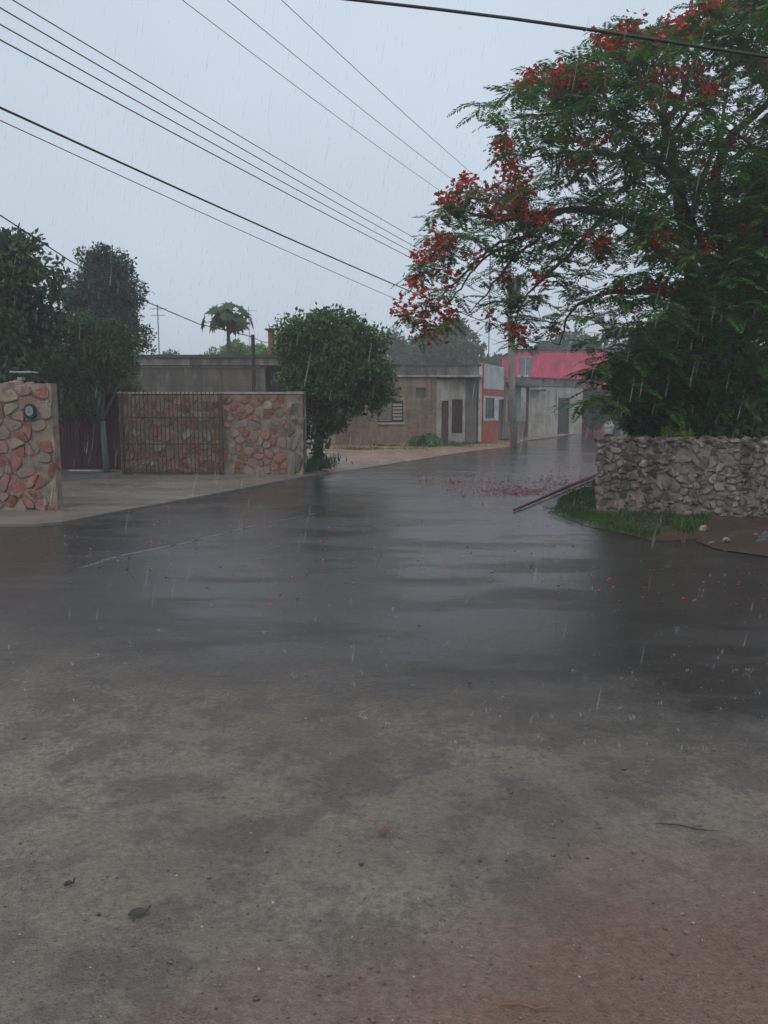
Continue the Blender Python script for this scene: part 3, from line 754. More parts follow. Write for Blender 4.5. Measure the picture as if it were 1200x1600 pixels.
# pink two-storey house
Y6 = 56.0; o6 = AT(806, 640, Y6).x; X6 = lambda px: AT(px, 640, Y6).x - o6; Z6 = lambda py: lz(py, Y6)
h6 = empty('pink_house', (o6, Y6, 0), 0, 'bright pink two storey house with dark roof edge', 'house')
W6 = X6(945)
m = wall_holes(MB(), 0, W6, 0, Z6(548), 0, .2, [(X6(810), X6(829), Z6(588), Z6(556)), (X6(912), X6(928), Z6(600), Z6(578))])
m.box(0, .2, .201, 7, 0, Z6(548)); m.box(W6 - .2, W6, .201, 7, 0, Z6(548)); m.build('wall', MAT['pink'], h6)
m = MB(); m.box(-.08, W6 + .08, -.1, 7.1, Z6(548) + .001, Z6(545)); m.build('roof', MAT['coping'], h6)
m = MB(); m.box(X6(810) + .003, X6(829) - .003, .06, .12, Z6(588), Z6(556)); wf = m.build('window', MAT['glass_pale'], h6)
m = MB(); m.box(X6(819), X6(819) + .05, .03, .058, Z6(587), Z6(557)); m.box(X6(810), X6(829), .03, .058, Z6(558), Z6(556) - .004); m.build('frame', MAT['pale_metal'], wf)
m = MB(); m.box(X6(912) + .003, X6(928) - .003, .06, .12, Z6(600), Z6(578)); m.build('window', MAT['glass'], h6)
m = MB(); m.box(X6(829), X6(834), -.15, -.002, Z6(553), Z6(549)); m.build('drain_spout', MAT['coping'], h6)
ac = empty('air_conditioner', (o6 + X6(815), Y6 - .2, Z6(593)), 0, 'white air conditioner under the window of pink house', 'air conditioner')
m = MB(); m.box(-.36, .36, -.16, .19, 0, .32); m.build('casing', MAT['pale_metal'], ac)
m = MB(); disc(m, .12, .12, -.175, -.161, 20, -.08, .16); m.build('fan_grille', MAT['dark_door'], ac)

# ------------------------------------------------------------------ utility pole, masts and wires
pb = G(803, 697); pt = AT(793, 352, pb.y)
up = empty('utility_pole', (pb.x, pb.y, 0), 0, 'tall grey concrete utility pole at the left road edge', 'utility pole')
tx, tz = pt.x - pb.x, pt.z
m = MB(); m.tube([(0, 0, -.2), (tx * .5, 0, tz * .5), (tx, 0, tz)], [.16, .135, .10], 12); m.build('shaft', MAT['concrete_pole'], up, True)
def arm(px0, px1, py, dy=-.12):
    a, b = AT(px0, py, pb.y), AT(px1, py, pb.y); m = MB(); m.box(a.x - pb.x, b.x - pb.x, dy - .05, dy + .05, a.z - .05, a.z + .05); return m
arm(733, 814, 338, -.17).build('crossarm', MAT['dark_wood'], up)
arm(762, 797, 393, -.19).build('crossarm', MAT['dark_wood'], up)
m = MB(); a = AT(803, 452, pb.y); m.tube([(a.x - pb.x, -.35, a.z - .45), (a.x - pb.x, -.35, a.z + .4)], .24, 14); m.box(a.x - pb.x - .06, a.x - pb.x + .06, -.12, .0, a.z - .2, a.z - .1); tr_ = m.build('transformer', MAT['cement_dark'], up)
for k in (-.1, .1): m = MB(); m.tube([(a.x - pb.x + k, -.35, a.z + .4), (a.x - pb.x + k, -.35, a.z + .6)], .035, 6); m.build('bushing', MAT['rust'], tr_)
for px in (738, 776, 808):
    a = AT(px, 338, pb.y); m = MB(); m.tube([(a.x - pb.x, -.17, a.z + .05), (a.x - pb.x, -.17, a.z + .2)], [.03, .045], 8); m.build('insulator', MAT['rust'], up)

def wire(P, N, r, sag, label, mat='wire', t1=1.8, P2=None):
    """hanging line from P through N and on to t1 spans behind"""
    pts = []; t0 = 0.0
    for i in range(41):
        t = i / 40 * t1
        p = P.lerp(N, t)
        p.z -= sag * 4 * (t / t1) * (1 - t / t1) - sag * 4 * (1 / t1) * (1 - 1 / t1) * t * 0
        pts.append(p)
    m = MB(); m.tube(pts, r, 6)
    return tag(m.build('overhead_wire', MAT[mat], None, True), label, 'wire', 'overhead wires along the road')
def near_pt(px, py, P, slope=.42):
    r = ray(px, py); s = (P.x - slope * P.y) / (r.x - slope * r.y)
    return Vector((r.x * s, r.y * s, CAMH + r.z * s))
for (nx, ny), (qx, qy), r, lab in (
    ((440, 0), (808, 330), .009, 'thin high wire, rightmost of three steep wires at top centre'),
    ((355, 0), (776, 331), .009, 'thin high wire, middle of three steep wires at top centre'),
    ((285, 0), (738, 332), .009, 'thin high wire, leftmost of three steep wires at top centre'),
    ((20, 0), (794, 452), .010, 'grey wire, topmost of four parallel wires at upper left'),
    ((0, 12), (794, 463), .011, 'grey wire, second from top of four parallel wires at upper left'),
    ((0, 38), (794, 470), .011, 'grey wire, third from top of four parallel wires at upper left'),
    ((0, 62), (794, 477), .012, 'grey wire, lowest of four parallel wires at upper left'),
    ((0, 168), (796, 518), .019, 'thick dark cable running below the four parallel wires'),
    ((0, 188), (797, 541), .008, 'faint thin wire, lowest long line under the thick dark cable')):
    P = AT(qx, qy, pb.y - .17); N_ = near_pt(nx, ny, P, .42)
    # compensate for sag so the line still passes through the near point
    t1 = 1.9; sg = .35; N2 = N_.copy(); N2.z += sg * 4 * (1 / t1) * (1 - 1 / t1)
    wire(P, N2, r * .8, sg, lab, 'cable' if r > .015 else 'wire', t1)
# lines carrying on beyond the pole
for k, (qx, qy, px, py, Yf, lab) in enumerate(((794, 452, 868, 528, 66, 'far wire, upper of two running on behind the utility pole'), (794, 472, 872, 536, 66, 'far wire, lower of two running on behind the utility pole'))):
    P = AT(qx, qy, pb.y + .17); wire(P, AT(px, py, Yf), .012, .25, lab, 'wire', 1.0)
# heavy cable over the street, close by
pts = [AT(px, py, Y) for px, py, Y in ((-200, -75, 10.5), (200, -40, 10), (555, 0, 9.6), (680, 14, 9.4), (800, 29, 9.2), (940, 49, 9.0), (1080, 71, 8.9), (1200, 89, 8.8), (1500, 138, 8.6))]
m = MB(); m.tube(pts, .017, 8); tag(m.build('overhead_cable', MAT['cable'], None, True), 'heavy black cable crossing the top right corner before flowering tree', 'cable')
pts = [AT(px, py, Y) for px, py, Y in ((-120, 262, 13), (0, 336, 14), (110, 408, 16.5), (228, 471, 19), (310, 506, 21.3), (360, 518, 22.4), (397, 527, 22.94))]
m = MB(); m.tube(pts, .012, 6); tag(m.build('service_wire', MAT['cable'], None, True), 'dark wire dropping from left edge past trees to wooden post', 'wire')
m = MB(); m.tube([AT(397, 528, 23.06), AT(410, 534, 25.5), AT(423, 536, 27.85)], .01, 6); tag(m.build('service_wire', MAT['cable'], None, True), 'short wire from wooden post to rusty roof column', 'wire')
def mast(px, py0, py1, Y, r, lab, rungs=0):
    a, b = AT(px, py0, Y), AT(px, py1, Y); e_ = empty('antenna_mast', (a.x, Y, a.z), 0, lab, 'antenna'); h = b.z - a.z
    m = MB(); m.tube([(0, 0, 0), (0, 0, h)], r, 6); m.build('mast', MAT['wire'], e_)
    for k in range(rungs): zz = h * (.96 - .06 * k); m = MB(); m.tube([(-.35 + .04 * k, 0, zz), (.35 - .04 * k, 0, zz)], r * .6, 5); m.build('cross_rod', MAT['wire'], e_)
mast(252, 640, 476, 34, .022, 'thin antenna mast standing behind roof of grey block house', 2)
mast(762, 640, 396, 44, .03, 'tall thin antenna mast rising behind the white shop', 3)
mast(392, 640, 479, 33, .012, 'very thin antenna rod beside the papaya tree', 1)

# ------------------------------------------------------------------ vegetation
def rand_unit(n, zmin=-1):
    d = unit(rng.normal(size=(n, 3)))
    return d
def leaf_cloud(clumps, n, L, ratio=.5, droop=.3, shell=.45):
    """n leaves spread through clumps [(centre, radii)], thicker towards their outsides"""
    w_ = np.array([r[0] * r[1] * r[2] for c, r in clumps]) ** .8; w_ /= w_.sum()
    idx = rng.choice(len(clumps), n, p=w_)
    Cn = np.array([c for c, r in clumps])[idx]; Rn = np.array([r for c, r in clumps])[idx]
    d = rand_unit(n); k = shell + (1 - shell) * rng.random(n) ** .6; k *= 1 + .10 * rng.normal(size=n)
    P = Cn + d * Rn * k[:, None]
    D = unit(d * .8 + rng.normal(size=(n, 3)) * .8 + np.array([0, 0, -droop]))
    Sd = unit(np.cross(D, rng.normal(size=(n, 3))))
    l = L * rng.uniform(.6, 1.35, n)
    return leaf_geo(P, D, Sd, l, l * ratio * rng.uniform(.8, 1.2, n))
def sub_clumps(c, R, n, size, seed, flat=.8):
    r = random.Random(seed); out = []
    for _ in range(n):
        while True:
            d = Vector((r.gauss(0, 1), r.gauss(0, 1), r.gauss(0, 1))).normalized()
            if d.z > -.75: break
        k = r.uniform(.3, .95); s = size * r.uniform(.5, 1.5)
        out.append(((c[0] + d.x * R[0] * k, c[1] + d.y * R[1] * k, c[2] + d.z * R[2] * k), (s, s, s * flat)))
    return out
def tree(name, label, cat, base, blobs, n, L, mat, bark='bark_dark', tr=.14, ratio=.5, group=None, csize=.42, nc=26, limbs=7, trunk_mat=None, droop=.3, shell=.25):
    e_ = empty(name, base, 0, label, cat, group); bz = Vector(base)
    cl_ = []
    for i, (c, R) in enumerate(blobs):
        lc = (c[0] - bz.x, c[1] - bz.y, c[2] - bz.z)
        cl_ += sub_clumps(lc, R, max(4, int(nc * (R[0] / blobs[0][1][0]))), csize * min(R), 11 * i + int(abs(bz.x * 97)) % 999)
    V, Q = leaf_cloud(cl_, int(n * 1.7), L * 1.12, ratio, droop, shell); np_mesh('crown', V, Q, MAT[mat], e_)
    top = Vector(blobs[0][0]) - bz; r = random.Random(len(label)); m = MB()
    fork = Vector((top.x * .2, top.y * .2, max(.3, (top.z - blobs[0][1][2]) * .9)))
    m.tube([(0, 0, -.1), fork * .5 + Vector((r.uniform(-.05, .05), 0, 0)), fork], [tr * 1.25, tr, tr * .85], 8)
    for i in range(limbs):
        c, s = cl_[r.randrange(len(cl_))]; c = Vector(c); md = fork.lerp(c, .5) + Vector((r.uniform(-.1, .1), r.uniform(-.1, .1), .12)) * blobs[0][1][0]
        m.tube([fork, md, c], [tr * .6, tr * .35, tr * .1], 6)
    m.build('trunk', MAT[trunk_mat or bark], e_, True)
    return e_
def blob_at(px, py, Y, rxpx, rypx, dy=None):
    c = AT(px, py, Y); s = Y / F
    return ((c.x, c.y, c.z), (rxpx * s, dy if dy else rxpx * s, rypx * s))
gb = lambda px, Y: (AT(px, 640, Y).x, Y, 0)
# left group
tree('broadleaf_tree', 'tall tree at left edge with large separate leaves against sky', 'tree', gb(10, 17.5),
     [blob_at(-10, 500, 17.5, 105, 120), blob_at(20, 400, 17.5, 70, 55), blob_at(50, 430, 17.5, 45, 50), blob_at(-40, 600, 17.5, 90, 60), blob_at(60, 560, 17.5, 50, 80), blob_at(30, 640, 17.0, 60, 40)], 12000, .13, 'leaf_dark', tr=.16, csize=.32, nc=34)
tree('round_tree', 'dark round-topped tree standing behind the left gates', 'tree', gb(168, 28),
     [blob_at(162, 478, 28, 58, 80), blob_at(180, 525, 28, 46, 55), blob_at(130, 490, 28, 38, 60), blob_at(190, 465, 28, 32, 46), blob_at(158, 424, 28, 40, 34), blob_at(226, 530, 28, 20, 26)], 20000, .11, 'leaf_blue', tr=.2, csize=.36, nc=40)
tree('small_tree', 'olive green small tree with pale painted trunk before maroon gate', 'tree', gb(163, 19.6),
     [blob_at(140, 585, 19.6, 66, 62), blob_at(180, 545, 19.6, 40, 45), blob_at(95, 560, 19.6, 45, 60), blob_at(140, 520, 19.6, 45, 40), blob_at(120, 640, 19.4, 50, 30), blob_at(195, 600, 19.6, 22, 25)], 13000, .085, 'leaf_olive', tr=.07, csize=.34, nc=30, trunk_mat='lime_trunk', ratio=.4)
tree('hedge_tree', 'dark bushy tree filling the gap above maroon gate', 'tree', gb(95, 21.5),
     [blob_at(95, 600, 21.5, 90, 70), blob_at(30, 570, 21.5, 70, 90), blob_at(160, 590, 21.5, 60, 60)], 9000, .13, 'leaf_dark', tr=.12, csize=.36)
# ficus by the gate wall
tree('leafy_tree', 'dense dark green rounded tree at the corner of gate wall', 'tree', gb(492, 20.6),
     [blob_at(520, 570, 20.6, 80, 76), blob_at(472, 545, 20.6, 40, 50), blob_at(570, 595, 20.6, 40, 58), blob_at(508, 517, 20.6, 48, 34), blob_at(502, 640, 20.6, 44, 46), blob_at(555, 632, 20.6, 40, 30), blob_at(490, 700, 20.4, 20, 34), blob_at(482, 672, 20.3, 26, 40), blob_at(506, 668, 20.4, 30, 38), blob_at(586, 630, 20.6, 22, 26), blob_at(452, 530, 20.6, 20, 22)], 24000, .095, 'leaf_ficus', tr=.13, csize=.4, nc=30)
# papaya-like tree behind the grey house
def papaya():
    c = AT(356, 505, 32); e_ = empty('papaya_tree', (c.x, 32, 0), 0, 'lone papaya-like tree with drooping lobed crown above grey roof', 'tree')
    m = MB(); m.tube([(0, 0, 0), (.03, 0, 3), (0, 0, c.z + .2)], [.12, .09, .06], 8)
    P = []; D = []; Sd = []; L = []
    r = random.Random(4)
    for i in range(34):
        az = r.uniform(0, 2 * pi); el = r.uniform(-.2, 1.2); ln = r.uniform(.45, 1.15)
        hd = Vector((cos(az) * cos(el), sin(az) * cos(el), sin(el) * .75))
        tip = hd * ln + Vector((0, 0, c.z))
        m.tube([(0, 0, c.z - .1), hd * ln * .6 + Vector((0, 0, c.z + .06)), tip], .014, 5)
        nrm = (hd + Vector((0, 0, .25))).normalized(); u_ = nrm.orthogonal().normalized(); v_ = nrm.cross(u_)
        for k in range(9):
            a = 2 * pi * k / 9; d = (u_ * cos(a) + v_ * sin(a) - nrm * .15 + Vector((0, 0, -.08))).normalized()
            P.append(tip); D.append(d); Sd.append(d.cross(nrm).normalized()); L.append(r.uniform(.3, .48))
    m.build('trunk', MAT['bark'], e_)
    V, Q = leaf_geo(np.array(P), np.array(D), np.array(Sd), np.array(L), np.array(L) * .42); np_mesh('crown', V, Q, MAT['leaf_dark'], e_)
papaya()
tree('far_tree', 'light green tree top showing over the flat grey roof', 'tree', gb(375, 42), [blob_at(372, 556, 42, 46, 24), blob_at(400, 560, 42, 40, 26), blob_at(345, 562, 42, 24, 18)], 5000, .16, 'leaf_light', tr=.15, csize=.45, nc=18)
tree('far_tree', 'tiny dark tree tops just over left end of grey roof', 'tree', gb(290, 60), [blob_at(262, 566, 60, 30, 14), blob_at(310, 569, 60, 34, 13), blob_at(338, 572, 60, 26, 16)], 3000, .25, 'leaf_far', tr=.15, csize=.45, nc=18)
# woods beyond the tan house
for px, py, rx, ry, Y, lab in ((606, 560, 46, 42, 74, 'hazy far tree just right of the leafy corner tree'),
                          (655, 556, 46, 42, 78, 'hazy far tree above middle of tan house roof'),
                          (708, 544, 50, 44, 72, 'tallest hazy far tree above right end of tan house'),
                          (748, 570, 34, 26, 80, 'low hazy far tree above the white shop'),
                          (785, 578, 28, 24, 84, 'low hazy far tree seen beside the utility pole'),
                          (845, 556, 30, 22, 86, 'low hazy far tree over left part of pink roof'),
                          (900, 542, 42, 34, 80, 'hazy far tree over right part of pink roof'),
                          (965, 570, 55, 60, 76, 'hazy far tree right of the pink house')):
    tree('far_tree', lab, 'tree', gb(px, Y), [blob_at(px, py + 6, Y, rx, ry), blob_at(px - rx * .5, py + 22, Y, rx * .7, ry * .7), blob_at(px + rx * .5, py + 25, Y, rx * .7, ry * .7), blob_at(px, py + 48, Y, rx, ry)], 9500, .36, 'leaf_far', tr=.25, csize=.34, nc=26, group='far trees')
for px, py, rx, ry, Y, lab in ((928, 642, 20, 34, 54.3, 'green hedge bush right of white house at road end'), (962, 640, 34, 32, 66, 'hazy bush closing the far end of road'), (1010, 630, 40, 40, 62, 'hazy bush beyond the right stone wall')):
    tree('hedge_bush', lab, 'bush', gb(px, Y), [blob_at(px, py, Y, rx, ry), blob_at(px + 8, py + 12, Y, rx * .8, ry * .7)], 3500, .2, 'leaf_far', tr=.06, csize=.42, nc=18)
# palm-like shrub in front of tan house
def fountain(name, label, base, n, ln, w_, mat, up_=(.5, 1.4)):
    e_ = empty(name, base, 0, label, 'shrub'); m = MB(); r = random.Random(n)
    P = []; D = []; Sd = []; L = []
    for i in range(n):
        az = r.uniform(0, 2 * pi); el = r.uniform(*up_); l = ln * r.uniform(.6, 1.1); p = Vector((r.uniform(-.1, .1), r.uniform(-.1, .1), .05)); v = Vector((cos(az) * cos(el), sin(az) * cos(el), sin(el)))
        for k in range(9):
            d = v.normalized(); P.append(p.copy()); D.append(d); sd_ = d.cross(Vector((0, 0, 1))); Sd.append(sd_.normalized() if sd_.length > .01 else Vector((1, 0, 0))); L.append(l / 6.5)
            for s_ in (-1, 1): 
                P.append(p.copy()); dd = (d * .6 + sd_ * s_ + Vector((0, 0, -.25))).normalized(); D.append(dd); Sd.append(dd.cross(Vector((.2, .3, 1))).normalized()); L.append(l / 4)
            p += d * l / 9; v.z -= .22
    V, Q = leaf_geo(np.array(P), np.array(D), np.array(Sd), np.array(L), np.full(len(P), w_)); np_mesh('fronds', V, Q, MAT[mat], e_)
    return e_
sp = G(663, 699); fountain('drooping_shrub', 'drooping dark green shrub before the tan house wall', (sp.x, sp.y, .03), 75, 1.25, .05, 'leaf_ficus')

# shrubs behind the right wall
def bush(px, py, Y, rx, ry, n, L, mat, lab, name='bush', ratio=.45, droop=.35):
    c = AT(px, py, Y)
    tree(name, lab, 'bush', (c.x, Y, 0.02), [blob_at(px, py, Y, rx, ry), blob_at(px - rx * .4, py + ry * .5, Y, rx * .7, ry * .6), blob_at(px + rx * .45, py + ry * .4, Y, rx * .7, ry * .6)], n, L, mat, tr=.05, csize=.36, nc=26, ratio=ratio, droop=droop, limbs=10, shell=.7)
bush(1012, 632, 14.4, 34, 56, 3000, .17, 'leaf_bush', 'leafy bush at the left end behind rubble wall')
bush(1062, 605, 15.2, 50, 78, 4000, .17, 'leaf_bush', 'tall leafy bush behind middle of rubble wall')
bush(1130, 628, 13.6, 58, 58, 4000, .17, 'leaf_bush', 'broad leafy bush behind rubble wall below the trunks')
bush(1205, 615, 14.2, 60, 75, 4000, .17, 'leaf_bush', 'dark leafy bush at right edge behind rubble wall')
bush(1015, 660, 13.2, 28, 24, 1500, .11, 'leaf_dark', 'low dark bush behind left end of rubble wall')
bush(1058, 680, 12.55, 24, 11, 600, .085, 'leaf_lime', 'small lime green plant peeping over rubble wall', 'lime_plant')
bush(1095, 640, 13.0, 28, 36, 2600, .14, 'leaf_ficus', 'glossy upright shrub close behind rubble wall')
bush(1000, 590, 17.0, 36, 56, 2600, .17, 'leaf_bush', 'arching bush beside the road behind end of wall')
tree('thicket_tree', 'dark thicket tree behind trunks of the flowering tree', 'tree', gb(1120, 20),
     [blob_at(1110, 500, 20, 75, 75), blob_at(1180, 440, 20, 80, 95), blob_at(1060, 560, 20, 70, 60), blob_at(1250, 500, 20, 80, 120), blob_at(1150, 590, 20, 90, 60)], 15000, .15, 'leaf_dark', tr=.16, csize=.36, nc=36)
tree('thicket_tree', 'dark tree far right behind the flowering tree crown', 'tree', gb(1250, 23),
     [blob_at(1240, 330, 23, 90, 100), blob_at(1190, 400, 23, 60, 70), blob_at(1300, 420, 23, 90, 110)], 12000, .16, 'leaf_dark', tr=.2, csize=.36, nc=36)
tree('thicket_tree', 'hazy dark tree behind bushes left of the flowering trunk', 'tree', gb(1000, 25),
     [blob_at(1020, 570, 25, 40, 50), blob_at(1000, 610, 25, 30, 40), blob_at(1055, 550, 25, 45, 55)], 7000, .15, 'leaf_dark', tr=.14, csize=.36, nc=30)

# ---- the flame tree: limbs follow the photo, foliage in flat feathery pads
TY = 15.0
fl = empty('flame_tree', (AT(1100, 740, TY).x, TY, 0), 0, 'big spreading flame tree with red blossoms behind rubble wall', 'tree')
fb = Vector(fl.location)
limbs = [
 [(1085, 760, 15, .2), (1090, 600, 15, .17), (1086, 480, 15, .15), (1072, 380, 15, .13), (1058, 290, 15, .11), (1044, 215, 15, .085), (1040, 195, 15, .07)],
 [(1145, 765, 15.2, .24), (1150, 600, 15.2, .2), (1165, 500, 15.2, .17), (1190, 400, 15.4, .14), (1235, 280, 15.6, .11), (1280, 150, 15.8, .08), (1320, 20, 16, .04)],
 [(1165, 500, 15.2, .13), (1120, 330, 14.6, .1), (1135, 225, 14.4, .08), (1200, 160, 14.4, .06), (1250, 60, 14.2, .035)],
 [(1072, 380, 15, .10), (1010, 345, 14.6, .085), (950, 332, 14.3, .07), (880, 328, 14.0, .055), (825, 338, 13.8, .04), (780, 345, 13.6, .025), (720, 330, 13.4, .012)],
 [(880, 328, 14, .045), (850, 345, 13.9, .04), (820, 370, 13.8, .034), (790, 377, 13.7, .03), (755, 397, 13.6, .024), (720, 430, 13.5, .018), (688, 470, 13.4, .011), (660, 500, 13.4, .007)],
 [(805, 377, 13.75, .026), (770, 395, 13.9, .022), (740, 422, 14, .019), (720, 450, 14.1, .015), (690, 482, 14.2, .009), (640, 487, 14.2, .006)],
 [(850, 345, 13.9, .03), (840, 372, 13.6, .026), (805, 402, 13.4, .023), (780, 432, 13.3, .019), (758, 460, 13.2, .014), (732, 490, 13.1, .008)],
 [(950, 332, 14.3, .045), (905, 380, 13.4, .035), (865, 420, 13, .026), (825, 460, 12.8, .018), (800, 510, 12.7, .01)],
 [(1086, 455, 15, .08), (1040, 457, 14.4, .065), (990, 455, 13.9, .05), (940, 460, 13.5, .035), (890, 490, 13.2, .02), (875, 540, 13.1, .01)],
 [(1058, 290, 15, .07), (1010, 240, 14.8, .06), (965, 190, 14.6, .05), (920, 174, 14.4, .04), (860, 178, 14.2, .028), (800, 186, 14.0, .014)],
 [(1050, 255, 15, .05), (1000, 245, 15.4, .042), (940, 238, 15.7, .034), (880, 240, 15.9, .024), (830, 245, 16, .014), (790, 240, 16, .008)],
 [(965, 190, 14.6, .04), (945, 150, 14.8, .03), (930, 110, 15, .02), (925, 80, 15, .01)],
 [(1040, 195, 15, .05), (1020, 160, 14.7, .04), (990, 110, 14.5, .028), (950, 70, 14.4, .014)],
 [(1040, 195, 15, .045), (1030, 150, 15.6, .035), (1020, 100, 16, .022), (1010, 60, 16.2, .012)],
 [(1040, 195, 15, .05), (1065, 150, 14.8, .04), (1082, 100, 14.6, .03), (1100, 50, 14.5, .02), (1130, 5, 14.4, .01)],
 [(1040, 195, 15, .04), (1060, 165, 15.5, .032), (1075, 120, 16, .025), (1070, 60, 16.4, .014)],
 [(1044, 215, 15, .04), (1090, 165, 14, .034), (1120, 190, 13.4, .026), (1160, 215, 12.9, .015)],
 [(1090, 600, 15, .08), (1060, 560, 13.8, .06), (1000, 560, 13, .04), (940, 575, 12.6, .025), (890, 590, 12.4, .012)],
 [(1150, 560, 15.2, .1), (1180, 450, 13.6, .075), (1200, 350, 12.6, .055), (1190, 260, 12, .035), (1150, 200, 11.8, .015)],
 [(1072, 380, 15, .08), (1090, 300, 16.6, .06), (1120, 220, 17.8, .045), (1140, 120, 18.6, .025)],
 [(1086, 430, 15, .07), (1020, 380, 16.5, .05), (960, 340, 17.6, .035), (900, 310, 18.2, .018)],
 [(1110, 420, 14.9, .07), (1080, 340, 13.2, .055), (1050, 280, 12.2, .04), (1000, 240, 11.8, .02)],
]
nodes = []; tm = MB()
def smooth_line(pts, n=4):
    out = []
    for i in range(len(pts) - 1):
        p0, p1, p2, p3 = pts[max(i - 1, 0)], pts[i], pts[i + 1], pts[min(i + 2, len(pts) - 1)]
        for k in range(n):
            t = k / n; out.append(tuple(.5 * ((2 * p1[a]) + (-p0[a] + p2[a]) * t + (2 * p0[a] - 5 * p1[a] + 4 * p2[a] - p3[a]) * t * t + (-p0[a] + 3 * p1[a] - 3 * p2[a] + p3[a]) * t ** 3) for a in range(4)))
    out.append(pts[-1]); return out
rl = random.Random(12)
for L_ in limbs:
    pts = [(*(AT(px, py, Y) - fb), r) for px, py, Y, r in L_]
    pts = smooth_line(pts)
    P_ = [Vector(p[:3]) + Vector((rl.gauss(0, 1), rl.gauss(0, 1), rl.gauss(0, 1))) * .015 for p in pts]; R_l = [max(p[3], .006) for p in pts]
    tm.tube(P_, R_l, 8 if R_l[0] > .05 else 6)
    for p, r in zip(P_, R_l):
        if p.z > 1.9: nodes.append((p, r))
# foliage density read off the photo: 40 px cells, columns from px 620, rows from y -80
dens = ["0000000000000235542", "0000000000002455553", "0000000000024666653", "0000000134566566653", "0000003356533466653",
        "0000156655423356653", "0001555543323246664", "0001345454445676664", "0000224555667787664", "0023445566677887664",
        "0344454566778887664", "0543345655678887664", "0321244534578887663", "0112344344566776653", "0000143356666665542",
        "0000010246644333320", "0000000577522222210", "0000000353100000000"]
pads = []
for j, row in enumerate(dens):
    for i, ch_ in enumerate(row):
        k = int(ch_); px0, py0 = 620 + 40 * i, -80 + 40 * j
        n = k * (.72 if px0 < 980 else .86); n = int(n) + (rl.random() < n - int(n))
        for _ in range(n):
            px, py = px0 + rl.uniform(0, 40), py0 + rl.uniform(0, 40)
            x0 = AT(px, 400, 14.5).x; hh = sqrt(max(.15, 6.2 ** 2 - (x0 - 6.3) ** 2)) * .62
            Yc = 14.7 if px > 900 else 14.7 - (900 - px) / 300 * 1.0
            if py > 540: Yc, hh = 12.8, .7
            Y = Yc + rl.uniform(-hh, hh)
            pads.append((AT(px, py, Y) - fb, None))
flow = [(790,822,258,332,20),(810,855,335,370,13),(763,777,295,340,7),(718,740,280,307,6),(688,715,303,325,6),(678,700,365,387,6),(652,685,395,417,8),(638,655,433,452,5),(621,638,473,500,3),
        (645,692,465,495,6),(648,685,500,532,5),(688,715,483,510,5),(680,725,425,455,4),(785,822,510,532,7),(763,775,494,502,2),(780,790,428,440,2),(825,850,435,448,2),(780,797,218,250,6),(883,905,212,230,3),(735,748,395,410,2),
        (862,945,107,148,44),(800,862,118,140,10),(935,985,55,78,14),(990,1035,60,80,12),(1100,1135,6,31,9),(1050,1100,30,60,6),(1013,1041,110,127,4),(1078,1096,106,122,3),(1104,1123,136,160,4),(1160,1200,5,22,4),(1175,1200,95,120,3),(1025,1040,147,156,2),(928,942,190,228,4),(895,925,235,272,6),
        (1005,1040,370,395,8),(1020,1036,440,462,5),(920,945,365,390,5),(950,970,450,465,3),(1148,1166,335,345,2),(1155,1166,356,362,1),(1026,1034,345,355,1),(690,700,385,400,2),(870,885,505,520,1),(985,1000,495,510,1),(960,1000,40,60,4),(1040,1060,28,45,2),(1150,1190,150,185,3),(900,1180,150,330,16),(860,1100,330,430,8),(1040,1190,20,120,8)]
fl_pts = []
for x0, x1, y0, y1, n in flow:
    for _ in range(n):
        px, py = rl.uniform(x0, x1), rl.uniform(y0, y1); xx = AT(px, 400, 14.5).x; hh = sqrt(max(.15, 6.2 ** 2 - (xx - 6.3) ** 2)) * .5
        Yc = 14.7 if px > 900 else 14.7 - (900 - px) / 300 * 1.0
        if py > 360 and px > 900: hh = max(hh, 2.6); Y = Yc - hh * rl.uniform(.7, 1)
        else: Y = Yc - hh * rl.uniform(-.2, .8)
        fl_pts.append(AT(px, py, Y) - fb)
NP = np.array([p for p, r in nodes]); NR = np.array([r for p, r in nodes])
tc = Vector((0, 0, 4.5)); allp = [(p, 0) for p, _ in pads] + [(p, 1) for p in fl_pts]
allp.sort(key=lambda q: (q[0] - tc).length)
twigs = MB()
for p, isf in allp:
    pa = np.array(p); d = NP - pa; dist = np.linalg.norm(d, axis=1)
    # prefer attaching to something closer to the trunk and slightly lower
    inner = np.linalg.norm(NP - np.array(tc), axis=1) - np.linalg.norm(pa - np.array(tc))
    i = int(np.argmin(dist + .6 * np.maximum(inner, 0) + .3 * np.maximum(NP[:, 2] - pa[2], 0)))
    a = Vector(NP[i]); l = (p - a).length
    if l < .05: continue
    m1 = a.lerp(p, .35) + Vector((rl.uniform(-.08, .08), rl.uniform(-.08, .08), .10 * l)); m2 = a.lerp(p, .7) + Vector((rl.uniform(-.06, .06), rl.uniform(-.06, .06), .10 * l))
    r0 = min(NR[i] * .7, .006 + .007 * l); r0 = max(r0, .005)
    twigs.tube([a, m1, m2, p], [r0, r0 * .85, r0 * .65, .004], 5)
    NP = np.vstack([NP, np.array([m1, m2, p])]); NR = np.concatenate([NR, [r0 * .85, r0 * .7, .006]])
tm.add(twigs.v, twigs.f); tm.build('trunk', MAT['bark_dark'], fl, True)
fr = []
for p, _ in pads:
    n = rl.randint(6, 10); a0 = rl.uniform(0, 2 * pi)
    for k in range(n):
        fr.append((p.x + rl.gauss(0, .07), p.y + rl.gauss(0, .07), p.z + rl.gauss(0, .04), a0 + 2 * pi * k / n + rl.gauss(0, .3), rl.uniform(-.25, .5), rl.uniform(.3, .55), rl.uniform(.25, .7)))
